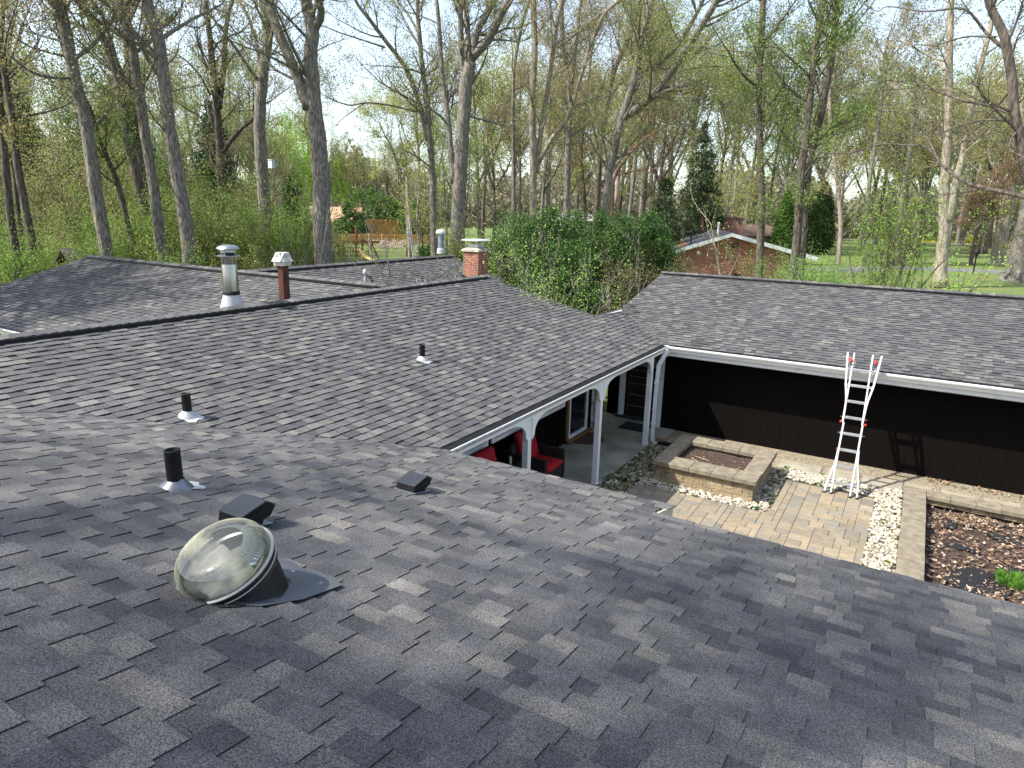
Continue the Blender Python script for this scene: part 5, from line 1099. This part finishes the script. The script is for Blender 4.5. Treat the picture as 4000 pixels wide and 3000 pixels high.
tree('dark overhanging tree at the right edge with long arching limbs', 20, R4, [([(1520, 1750), (1480, 1350), (1410, 1000), (1372, 800), (1335, 620), (1312, 380), (1275, 200), (1215, 70), (1185, -20)], 46, 30, 0, 4),
     ([(1480, 1110), (1382, 1062), (1290, 1042), (1190, 1020), (1070, 985), (960, 910), (860, 800), (760, 785), (600, 780), (450, 822), (300, 825)], 22, 5, 3, 1, 2),
     ([(1350, 670), (1320, 620), (1200, 572), (1050, 540), (930, 498), (780, 455), (600, 430), (400, 470)], 18, 5, 3, 1, 3), ([(930, 900), (880, 780), (790, 640), (720, 600), (600, 590)], 9, 4, 2, 1, 2),
     ([(1285, 270), (1180, 180), (1060, 50), (850, 62), (650, 35)], 16, 5, 2, 1, 3), ([(1310, 650), (1150, 650), (1000, 690), (870, 740)], 9, 4, 2, 1, 3), ([(1345, 700), (1300, 800), (1382, 850)], 9, 6, -1, .5, 3), ([(1230, 200), (1060, 200), (900, 245), (790, 240)], 9, 4, 2, 1, 3), ([(1300, 500), (1250, 560), (1180, 640), (1100, 720)], 8, 3, 1, 1, 3)], M_BARKD, GRN, seed=62, zmin=3, den=1.1, per=2, leaf=.045, L1=(.8, 1.8), twig=.008, sides=10)

# --- conifers
def conifer(name, label, px, D, ytop, rad, cols, seed, dens=1., base=0., leaf=.16, droop=.25, column=False, group=None, loc=None, h=None, sparse=0.):
    rng = np.random.default_rng(seed)
    if loc is None: q = at(px, 900, D); q[2] = 0; h = at(px, ytop, D)[2]
    else: q = np.array(loc, float)
    t_ = thing(name, q, label, 'conifer' if not column else 'evergreen', group)
    b = MB(); b.tube([q, q+[0, 0, h*.6], q+[0, 0, h*.97]], [rad*.07+.06, rad*.04+.03, .015], 8); b.build('trunk', M_BARKD, t_, smooth=True)
    pts = []
    if column:
        n_ = int(900*dens*h*rad)
        u = rng.uniform(.01, 1, n_); a = rng.uniform(0, 6.283, n_); lob = 1+.13*np.sin(a*3+u*9)+.10*np.sin(a*7+u*23)+.12*rng.standard_normal(n_)
        r_ = rad*np.minimum(1, (1-u)**.55*1.35)*np.minimum(1, .65+u*3)*lob*rng.uniform(.72, 1.05, n_)
        pts = np.stack([q[0]+r_*np.cos(a), q[1]+r_*np.sin(a), q[2]+base+u*(h-base)], 1); P_, c_ = leafquads(pts, 3, .07, leaf, cols, rng)
    else:
        br = MB(); nW = int(h*3.2)
        for i in range(nW):
            u = (i+rng.random())/nW; z = base+(h-base)*u; R_ = rad*(1-u)**.8*(.75+.45*rng.random())+.12
            for k in range(int(5+3*rng.random())):
                if rng.random() < sparse: continue
                a = rng.uniform(0, 6.283); d = np.array([math.cos(a), math.sin(a), 0]); n_ = max(3, int(R_*6)); tip = q+np.array([0, 0, z])+d*R_+np.array([0, 0, -droop*R_+.1])
                br.tube([q+[0, 0, z], tip], [.035, .01], 3, caps=False)
                for j in range(n_):
                    f = (j+.6)/n_; c = q+np.array([0, 0, z])+d*R_*f+np.array([0, 0, -droop*R_*f*f+.05]); wd_ = .30*R_*(1-f)+.10
                    for _ in range(2): pts.append(c+rng.standard_normal(3)*[wd_, wd_, .06+.07*R_*.3])
        br.build('branches', M_BARKD, t_)
        P_, c_ = leafquads(np.array(pts), max(2, int(7*dens)), .11, leaf, cols, rng)
    quads('crown', P_, M_NEED, t_, c_); return t_
BG = [(.035, .07, .03), (.05, .09, .035), (.028, .05, .022), (.07, .11, .04)]
conifer('spruce', 'dark spruce behind the forked bare tree', 860, 62, 408, 3.0, BG, 70, 1.0, base=3.5)
conifer('spruce', 'dark spruce at the far left edge', 20, 58, 350, 3.2, BG, 71, 1.0, base=2)
conifer('spruce', 'dark spruce peeking behind the tall leaning grey trunk', 150, 62, 360, 2.6, BG, 72, .9, base=2)
conifer('spruce', 'blue-green spruce seen low among the left trunks', 620, 55, 560, 2.4, BG, 73, .8, base=1)
conifer('spruce', 'tall dark spruce left of the brick bungalow', 2720, 66, 492, 3.4, [(.05, .075, .03), (.07, .10, .04), (.035, .055, .024)], 74, 1.1, base=0)
conifer('spruce', 'second dark spruce beside the hedge end', 2590, 58, 690, 2.4, [(.05, .085, .03), (.035, .06, .02)], 75, 1.0, base=0)
conifer('arborvitae', 'dark narrow arborvitae column near the tan-roofed house', 1158, 72, 660, 1.15, [(.035, .07, .02), (.06, .11, .025)], 76, 1.0, column=True, leaf=.15)
conifer('arborvitae', 'sunlit arborvitae column, left of the pair by the gable', 3062, 82, 742, 1.0, [(.06, .13, .02), (.09, .18, .03), (.035, .07, .015)], 77, 1.2, column=True, leaf=.15)
conifer('arborvitae', 'sunlit arborvitae column, right of the pair by the gable', 3108, 82, 770, .95, [(.06, .13, .02), (.09, .18, .03), (.035, .07, .015)], 78, 1.2, column=True, leaf=.15)
conifer('evergreen_tree', 'broad dark evergreen block beside the arborvitae pair', 3192, 108, 705, 2.0, [(.035, .06, .018), (.06, .09, .025)], 79, .8, column=True, leaf=.22)
for i, (px_, yt_) in enumerate(((1313, 862), (1362, 868), (1412, 862))):
    conifer('arborvitae', ['left small cone shrub before the tan-roofed house', 'middle small cone shrub before the tan-roofed house', 'right small cone shrub at the upper fence end'][i], px_, 104, yt_, 1.1, [(.05, .12, .03), (.09, .17, .04)], 80+i, 1.0, column=True, leaf=.2)
def blob(name, label, q, rx, ry, h, cols, seed, n_=2600, leaf=.10, per=5, group=None, stems=6, cat='shrub', z0=.15, mm=None, shell=.55):
    rng = np.random.default_rng(seed); q = np.array(q, float); t_ = thing(name, q, label, cat, group)
    b = MB()
    for i in range(stems):
        a = rng.uniform(0, 6.283); e_ = q+np.array([math.cos(a)*rx*.55, math.sin(a)*ry*.55, h*rng.uniform(.5, .85)]); m_ = (q+e_)/2+rng.standard_normal(3)*.15
        b.tube([q+[math.cos(a)*.12, math.sin(a)*.12, 0], m_, e_], [.05, .035, .012], 5, caps=False)
    b.build('stems', M_BARKD, t_)
    K = 46; cl = []
    while len(cl) < K:
        v = rng.uniform(-1, 1, 3); r_ = np.linalg.norm(v)
        if shell < r_ < 1 and v[2] > -.75: cl.append(v)
    cl = np.array(cl); w_ = rng.uniform(.14, .34, K); idx = rng.integers(0, K, n_); g_ = rng.standard_normal((n_, 3)); g_ /= np.linalg.norm(g_, axis=1)[:, None]
    p = cl[idx]+g_*(w_[idx]*rng.uniform(.6, 1.15, n_))[:, None]; p = p[(p[:, 2] > -1)]
    pts = np.stack([q[0]+p[:, 0]*rx, q[1]+p[:, 1]*ry, q[2]+z0+(p[:, 2]+1)/2*h*.93], 1)
    P_, c_ = leafquads(pts, per, .07, leaf, cols, rng); quads('crown', P_, mm or M_LEAF, t_, c_); return t_
YEW = [(.035, .085, .018), (.055, .125, .022), (.02, .045, .012), (.09, .17, .035), (.028, .06, .016)]
for i, (px_, D_, yt_, rx, lb) in enumerate([(2010, 27, 850, 1.25, 'leftmost yew of the dark hedge, beside the maple trunk'), (2130, 25, 800, 1.35, 'tall yew, second from the left in the hedge'), (2250, 26, 815, 1.3, 'middle yew with ragged top in the hedge'), (2385, 25, 800, 1.45, 'yew right of the hedge middle, brightest tips'), (2520, 26, 830, 1.3, 'fifth yew from the left in the dark hedge'), (2555, 30, 870, 1.0, 'rightmost yew touching the brick bungalow eave'), (2200, 21.5, 960, 1.2, 'low front yew above the paling fence')]):
    q = at(px_, 900, D_); q[2] = 0; h_ = at(px_, yt_, D_)[2]; blob('yew', lb, q, rx, 1.2, h_, YEW, 100+i, 9500, .060, 6, mm=M_NEED, cat='evergreen shrub', z0=.1)
for i, (px_, D_, yt_, rx, cl_, lb) in enumerate([(1420, 122, 722, 3.4, [(.08, .15, .03), (.11, .19, .04), (.05, .10, .02)], 'rounded green evergreen behind the tan-roofed house'), (1500, 128, 735, 3.8, [(.08, .15, .03), (.11, .19, .04), (.05, .10, .02)], 'broad rounded green evergreen above the upper fence'), (1620, 118, 770, 3.2, [(.10, .17, .04), (.07, .13, .03)], 'green evergreen thicket at the right fence end'), (1370, 112, 800, 2.2, [(.08, .15, .03), (.05, .1, .02)], 'smaller green evergreen over the tan roof ridge'),
        (3200, 170, 918, 5.5, [(.03, .055, .015), (.05, .08, .02)], 'low dark clipped bush beyond the right lawn'), (1785, 40, 968, 1.5, YEW, 'low dark juniper by the foot of the slim trunk'), (1690, 46, 960, 1.3, YEW, 'small juniper right of the utility pole base'), (1870, 33, 930, 1.2, YEW, 'dark juniper between maple trunk and chimney')]):
    q = at(px_, 900, D_); q[2] = 0; h_ = max(at(px_, yt_, D_)[2], 1.2); blob('evergreen_bush', lb, q, rx, rx*.8, h_, cl_, 120+i, 2600, .10 if D_ < 60 else .24, 5, mm=M_NEED, cat='evergreen shrub')
# weeping willow
def willow(px, D, ytop, seed, label):
    rng = np.random.default_rng(seed); q = at(px, 900, D); q[2] = 0; h = at(px, ytop, D)[2]; t_ = thing('willow', q, label, 'willow')
    b = MB(); b.tube([q, q+[.2, 0, h*.25], q+[.1, .2, h*.45]], [.5, .4, .3], 10); pts = []
    for i in range(26):
        a = rng.uniform(0, 6.283); r_ = rng.uniform(1.5, 6.5); z = h*rng.uniform(.62, .98)*(1-.045*r_*.6); e_ = q+np.array([math.cos(a)*r_, math.sin(a)*r_, z]); s0 = q+[.1, .2, h*.4]
        b.tube(smooth_path([s0, (s0+e_)/2+[0, 0, h*.06], e_]), list(np.linspace(.16, .03, 9)), 6, caps=False)
        for k in range(34):
            s1 = e_+rng.standard_normal(3)*[1.1, 1.1, .6]; L_ = rng.uniform(1.5, 5.5)
            for j in range(int(L_*3)): pts.append(s1+np.array([.05*j*math.cos(a), .05*j*math.sin(a), -j/3]))
    b.build('trunk', M_BARK, t_, smooth=True); P_, c_ = leafquads(np.array(pts), 2, .10, .26, [(.26, .42, .04), (.33, .50, .07), (.20, .34, .04)], rng); quads('crown', P_, M_LEAF, t_, c_)
willow(1110, 138, 400, 130, 'bright lime-green weeping willow behind the massive oak')
willow(1265, 142, 560, 131, 'lime-green willow edge right of the massive oak')

# --- deciduous shrubs and saplings: prototypes and copies
def shrub_proto(label, seed, h, cols, per=9, leaf=.06, stems=14, den=1.0, cat='shrub', name='shrub', group=None, spread=.5, bark=None, loc=(0, 0, 0), maxl=3, kids=(5, 4, 3), thin=1.):
    rng = np.random.default_rng(seed); t_ = thing(name, loc, label, cat, group); b = MB(); lv = []; loc = np.array(loc, float)
    for i in range(stems):
        a = rng.uniform(0, 6.283); d = nrm(np.array([math.cos(a)*spread*rng.random()*1.4, math.sin(a)*spread*rng.random()*1.4, 1.]))
        grow(b, loc+np.array([math.cos(a)*.25, math.sin(a)*.25, -.05]), d, h*rng.uniform(.6, 1.), (.012+.009*h)*thin, 1, maxl, lv, rng, up=.12, crook=.25, kids=kids, spread=(.3, .9), sc=.42)
    b.build('stems', bark or M_BARKD, t_); P_, c_ = leafquads(lv, per, .11*h/3, leaf, cols, rng); quads('crown', P_, M_LEAF, t_, c_); return t_
def place(o, q, s_, label=None, yaw=None):
    o.location = q; o.scale = (s_, s_, s_*random.uniform(.9, 1.1)); o.rotation_euler[2] = random.uniform(0, 6.28) if yaw is None else yaw
    if label: o['label'] = label
    return o
BRG = [(.13, .22, .035), (.17, .26, .045), (.08, .14, .025), (.20, .27, .075)]
protos = [shrub_proto('bright green leafing undergrowth shrub behind the left roof', 200+i, 3.6, [BRG, BRG, GRN, SPR][i], per=9, leaf=.075, group='leafy shrubs behind the left roof') for i in range(4)]
spots = [(30, 36, 1000), (110, 34, 1010), (190, 40, 940), (300, 36, 960), (350, 33, 990), (420, 40, 900), (480, 34, 940), (545, 38, 900), (600, 33, 980), (650, 36, 900), (720, 34, 950), (790, 33, 880), (840, 37, 860), (900, 33, 900), (960, 36, 860), (1010, 33, 930), (1060, 38, 880), (1120, 35, 900), (1180, 33, 950), (1225, 37, 920),
         (60, 46, 900), (250, 48, 860), (380, 50, 840), (500, 48, 820), (640, 50, 830), (760, 46, 800), (880, 48, 790), (960, 50, 800), (1090, 46, 830), (1330, 36, 1000), (1275, 33, 1010), (1750, 33, 980), (1960, 26, 930), (0, 30, 1010), (430, 30, 1020), (960, 28, 1010), (700, 29, 1000)]
used = set(); SHR = []; SAP = []
for i, (px_, D_, yt_) in enumerate(spots):
    k = i % 4; o = protos[k] if k not in used else copy_tree(protos[k]); used.add(k); q = at(px_, 900, D_); q[2] = 0; h_ = max(1.2, at(px_, yt_, D_)[2]); place(o, q, h_/3.4); SHR.append((o, px_, D_, h_))
# tall thin understory saplings among the left trunks
sp = [shrub_proto('slender yellow-green sapling in the left woodland', 220+i, 7.5, [OLV, GRN, SPR][i], per=6, leaf=.09, stems=4, cat='sapling', name='sapling', group='saplings in the left woodland', spread=.22, kids=(11, 6, 4), bark=M_BARKD) for i in range(3)]
sps = [(40, 50, 560), (130, 44, 640), (230, 50, 520), (320, 46, 480), (400, 56, 560), (470, 44, 600), (560, 54, 520), (630, 46, 640), (760, 60, 600), (1000, 52, 640), (700, 52, 480), (80, 60, 420), (280, 60, 400), (1210, 60, 720), (900, 66, 640), (180, 40, 740), (520, 62, 380), (360, 66, 330), (940, 58, 760), (1040, 44, 800)]
for i, (px_, D_, yt_) in enumerate(sps):
    o = sp[i] if i < 3 else copy_tree(sp[i % 3]); q = at(px_, 900, D_); q[2] = 0; place(o, q, at(px_, yt_, D_)[2]/8.2); SAP.append((o, px_, D_, at(px_, yt_, D_)[2]))
# individual shrubs
def one(label, px, D, yt, seed, cols, h0=3.4, **kw):
    q = at(px, 900, D); q[2] = 0; h = at(px, yt, D)[2]; return shrub_proto(label, seed, h/.95, cols, loc=q, **kw)
one('big bright green leafing shrub behind the right roof ridge', 3480, 34, 730, 240, [(.17, .29, .04), (.21, .34, .05), (.12, .2, .03)], per=4, leaf=.085, stems=13, spread=.55, kids=(7, 5, 4), thin=.7)
one('feathery green shrub left of the big bright one', 3230, 30, 1030, 241, [(.16, .29, .06), (.20, .33, .08)], per=9, leaf=.05, stems=26, spread=.95)
one('low feathery green shrub at the brick gable corner', 3110, 31, 1050, 242, [(.16, .29, .06), (.20, .33, .08)], per=9, leaf=.05, stems=18, spread=.9)
one('low green thicket under the big bright shrub', 3600, 33, 1095, 243, BRG, per=5, leaf=.06, stems=18, spread=.9)
one('small sapling with drooping new leaves near the pale trunk', 3700, 32, 1000, 244, [(.28, .44, .07)], per=5, leaf=.10, stems=3, spread=.6, kids=(4, 2, 2))
one('arching twiggy shrub with lime leaves right of the chimney', 2050, 19, 880, 245, [(.24, .36, .07), (.30, .40, .10)], per=2, leaf=.055, stems=5, spread=.25, bark=M_BARK, thin=.45)
one('shorter lime-leaved shrub behind the roof gable end', 2110, 18, 1040, 246, [(.24, .36, .07), (.30, .40, .10)], per=3, leaf=.05, stems=8, spread=.6, bark=M_BARK, thin=.5)
one('thin upright sprouts in the gap between the two roofs', 2375, 19, 985, 247, [(.26, .34, .10)], per=1, leaf=.045, stems=6, spread=.25, kids=(3, 2, 2), bark=M_BARK, thin=.4)
one('low leafy sprouts at the bottom of the roof gap', 2310, 18.5, 1110, 248, [(.22, .36, .06)], per=4, leaf=.05, stems=9, spread=.5, thin=.5)
one('tangled reddish-brown vine thicket by the right roof corner', 2520, 24, 1040, 249, [(.16, .10, .06), (.20, .15, .07), (.12, .14, .04)], per=6, leaf=.06, stems=22, spread=.8)
one('brown and olive thicket below the brick gable wall', 2640, 30, 1085, 250, [(.17, .11, .06), (.20, .18, .07), (.14, .17, .05)], per=6, leaf=.06, stems=22, spread=.8)
one('small budding tree before the brick gable', 2860, 32, 740, 251, [(.32, .34, .10)], per=3, leaf=.07, stems=1, spread=.05, kids=(7, 3, 2), cat='tree', name='young_tree', bark=M_BARKL)
one('airy yellow-green tree between spruce and bungalow', 2790, 80, 560, 252, YEL, per=6, leaf=.15, stems=6, spread=.42, kids=(10, 7, 4), cat='tree', name='budding_tree', bark=M_BARK)
one('olive budding tree right of the fence pole', 1650, 62, 620, 253, YEL, per=4, leaf=.12, stems=4, spread=.35, kids=(10, 6, 4), cat='tree', name='budding_tree', bark=M_BARK)
for i, (px_, D_, yt_, lb) in enumerate([(1300, 30, 880, 'thin bare sapling left of the oak base'), (1430, 24, 870, 'bare twiggy sapling before the playset'), (1545, 22, 880, 'bare forked sapling before the lawn'), (1210, 28, 780, 'bare-stemmed sapling between two big trunks'), (1350, 27, 950, 'low bare bush behind the rear ridge')]):
    one(lb, px_, D_, yt_, 260+i, SPR, per=1, leaf=.05, stems=4, spread=.3, kids=(4, 3, 2), bark=M_BARK, cat='sapling', name='bare_sapling')
q0 = at(1061, 640, 35.6); b = MB(); b.box(q0-[.13, .1, .2], q0+[.13, .1, .17]); b.box(q0-[.15, .12, -.171], q0+[.15, .12, .2])
tag(b.build('nest_box', mat('box_grey', (.55, .58, .60), rough=.5), origin=q0), 'pale grey box fixed high on a trunk', 'box')

# --- background wood: tree prototypes and copies
def far_proto(i, h=19.):
    rng = np.random.default_rng(300+i); cols = [OLV, YEL, SPR, [(.20, .13, .09), (.24, .17, .11)], GRN, OLV][i]
    t_ = thing('woodland_tree', (0, 0, 0), 'tree of the background wood in thin spring leaf', 'tree', 'trees of the background wood'); b = MB(); lv = []
    lean = rng.standard_normal(2)*.6; fork = h*rng.uniform(.3, .5)
    P = smooth_path([np.array([0, 0, -.1]), np.array([lean[0]*.3, lean[1]*.3, fork]), np.array([lean[0], lean[1], h*.8]), np.array([lean[0]*1.2, lean[1], h])]); m_ = len(P)
    b.tube(P, [.26*(1-.93*k/(m_-1)) for k in range(m_)], 8); starts = [(P, .26)]
    for k in range(4):
        t = rng.integers(int(m_*.25), int(m_*.6)); a = rng.uniform(0, 6.28); d = nrm(np.array([math.cos(a)*.55, math.sin(a)*.55, 1])); Ls = h-P[t][2]; Q = smooth_path([P[t], P[t]+d*Ls*.4, P[t]+d*Ls*.6+[0, 0, Ls*.25]]); b.tube(Q, list(np.linspace(.13, .02, len(Q))), 6); starts.append((Q, .13))
    for Q, r_ in starts:
        for _ in range(13 if r_ > .2 else 8):
            k = rng.integers(1, len(Q)); q = Q[k]
            if q[2] < h*.22: continue
            grow(b, q, rotdir(nrm(np.array([0, 0, 1.])), rng.uniform(.5, 1.3), rng), rng.uniform(2, 4.2), .045, 1, 3, lv, rng, kids=(4, 4), up=.1)
    b.build('trunk', [M_BARK, M_BARKD][i % 2], t_); P_, c_ = leafquads(lv, [3, 4, 2, 1, 3, 2][i], .3, .17, cols, rng); quads('crown', P_, M_LEAF, t_, c_); return t_
fp = [far_proto(i) for i in range(6)]
rr = random.Random(5); nplaced = 0
def topy(px, D):        # how tall the wood stands over each part of the photograph
    if 1240 < px < 1640: return 560+rr.uniform(-40, 60)
    if px < 1240: return rr.uniform(160, 560)
    if px < 2100: return rr.uniform(150, 520)
    return rr.uniform(20, 420)
WOOD = []
for i in range(96):
    u = i/96; px_ = -150+u*4300+rr.uniform(-30, 30); D_ = rr.choice([64, 76, 90, 105, 120, 140])*rr.uniform(.9, 1.1)
    if 1240 < px_ < 1700 and D_ < 118: D_ = rr.uniform(122, 150)
    if px_ > 3000: D_ = rr.uniform(118, 190)
    if 2600 < px_ < 3000 and D_ < 85: D_ = rr.uniform(88, 120)
    q = at(px_, 900, D_); q[2] = 0; h_ = min(at(px_, topy(px_, D_), D_)[2], 30); h_ = max(h_, 9)
    o = fp[i] if i < 6 else copy_tree(fp[rr.randrange(6)]); place(o, q, h_/20.); WOOD.append((o, px_, D_, h_))
# far-off band of woods closing the horizon
P = []; Cc = []; rng = np.random.default_rng(9); b = MB()
N = 60000; az = rng.uniform(-.75, 1.55, N); D_ = rng.uniform(190, 270, N); hh = 9.5+3.5*np.sin(az*23)+2.5*np.sin(az*61+1)+rng.normal(0, 1.5, N)
z = rng.uniform(0, 1, N)**.8*np.maximum(hh+4, 3); th = -(.545)+0; dirx = -np.sin(.545+az-.4); diry = np.cos(.545+az-.4)
c = np.stack([CAM[0]+dirx*D_, CAM[1]+diry*D_, z], 1)
pal = [(.20, .165, .13), (.17, .17, .10), (.22, .22, .12), (.16, .13, .11), (.19, .20, .11)]
P_, c_ = leafquads(c, 2, .8, 1.5, pal, rng); ob = quads('far_woods', P_, M_LEAF, None, c_); tag(ob, 'hazy brown and olive woods closing the horizon', 'woods', kind='stuff')

# --- trees behind and beside the photographer that throw the dappled shade
def shade_tree(q, h, seed, label, per=1, n_=26, r=.3, kids=(5, 4), tk=.38, Lm=1., lf=.11):
    rng = np.random.default_rng(seed); t_ = thing('shade_tree', q, label, 'tree', 'trees behind the photographer'); q = np.array(q, float); b = MB(); lv = []
    P = smooth_path([q-[0, 0, .1], q+[.2, .1, h*.4], q+[.1, -.1, h*.75], q+[0, 0, h]]); m_ = len(P); b.tube(P, [r*(1-.9*k/(m_-1)) for k in range(m_)], 10)
    for k in range(n_):
        i = rng.integers(int(m_*.3), m_); a = rng.uniform(0, 6.28); grow(b, P[i], nrm(np.array([math.cos(a), math.sin(a), .35])), rng.uniform(2.5, 5.5)*Lm, r*tk, 1, 3, lv, rng, kids=kids, up=.05, sc=.5)
    b.build('trunk', M_BARK, t_); P_, c_ = leafquads(lv, per, .2, lf, GRN, rng); quads('crown', P_, M_LEAF, t_, c_)
for q_, h_, sd_, lb_ in (((-10.5, -19.5, 0), 31, 400, 'tall tree behind the left of the near roof'), ((-6.5, -20.5, 0), 33, 401, 'tall tree behind the near wing ridge'), ((-8.5, -24.5, 0), 37, 405, 'tallest tree behind the near wing')):
    shade_tree(q_, h_, sd_, lb_, 3, 26, .38, (4, 3), .50, 1.15, .15)
shade_tree((-21.5, -3.5, 0), 14, 402, 'tree beside the left gable out of the photograph', 9, 44)

# --- labels that tell the copied plants apart
LM = [(-200, 'at the far left edge'), (90, 'by the leftmost trunks'), (190, 'left of the garden shelter'), (300, 'behind the garden shelter'), (420, 'at the tall leaning grey trunk'), (520, 'by the vine-covered trunk'), (620, 'in the left trunk clump'), (740, 'at the thick grey trunk'), (830, 'before the forked bare tree'), (930, 'behind the steel flue'), (1040, 'at the trunk with the box'), (1130, 'behind the rusty flue'), (1230, 'at the massive oak'), (1340, 'by the tan-roofed house'),
      (1450, 'above the board fences'), (1580, 'by the utility pole'), (1700, 'behind the slender two-stemmed tree'), (1830, 'behind the tall forked maple'), (1980, 'over the left end of the yew hedge'), (2090, 'behind the pale centre trunk'), (2230, 'over the middle of the yew hedge'), (2370, 'behind the sweeping maple'), (2520, 'over the right end of the yew hedge'), (2680, 'around the tall dark spruce'), (2820, 'over the brick bungalow'), (2960, 'behind the ivy-flecked trunk'),
      (3090, 'behind the leaning twin trunks'), (3200, 'over the clipped bush'), (3330, 'left of the bright shrub'), (3460, 'above the bright shrub'), (3580, 'at the dark trunk clump'), (3700, 'behind the pale lawn tree'), (3820, 'over the lamp post'), (3930, 'by the pale driveway'), (9999, 'at the far right edge')]
def relabel(lst, base):
    seen = {}
    for o, px_, D_, h_ in sorted(lst, key=lambda t: (t[1], t[2])):
        k = min(range(len(LM)), key=lambda i: abs(LM[i][0]-px_)); key = LM[k][1]; seen.setdefault(key, []).append((o, D_, h_))
    for key, L_ in seen.items():
        L_.sort(key=lambda t: t[1]); n_ = len(L_)
        w_ = [''] if n_ == 1 else (['nearer ', 'farther '] if n_ == 2 else ['nearest ', 'middle ', 'farthest '] if n_ == 3 else ['nearest ', 'second-nearest ', 'third-nearest ', 'fourth-nearest ', 'fifth-nearest ', 'sixth-nearest ', 'seventh-nearest '])
        for (o, D_, h_), a in zip(L_, w_): o['label'] = a+base+' '+key
relabel(WOOD, 'thin-leaved background wood tree'); relabel(SHR, 'bright green undergrowth shrub'); relabel(SAP, 'slender woodland sapling')
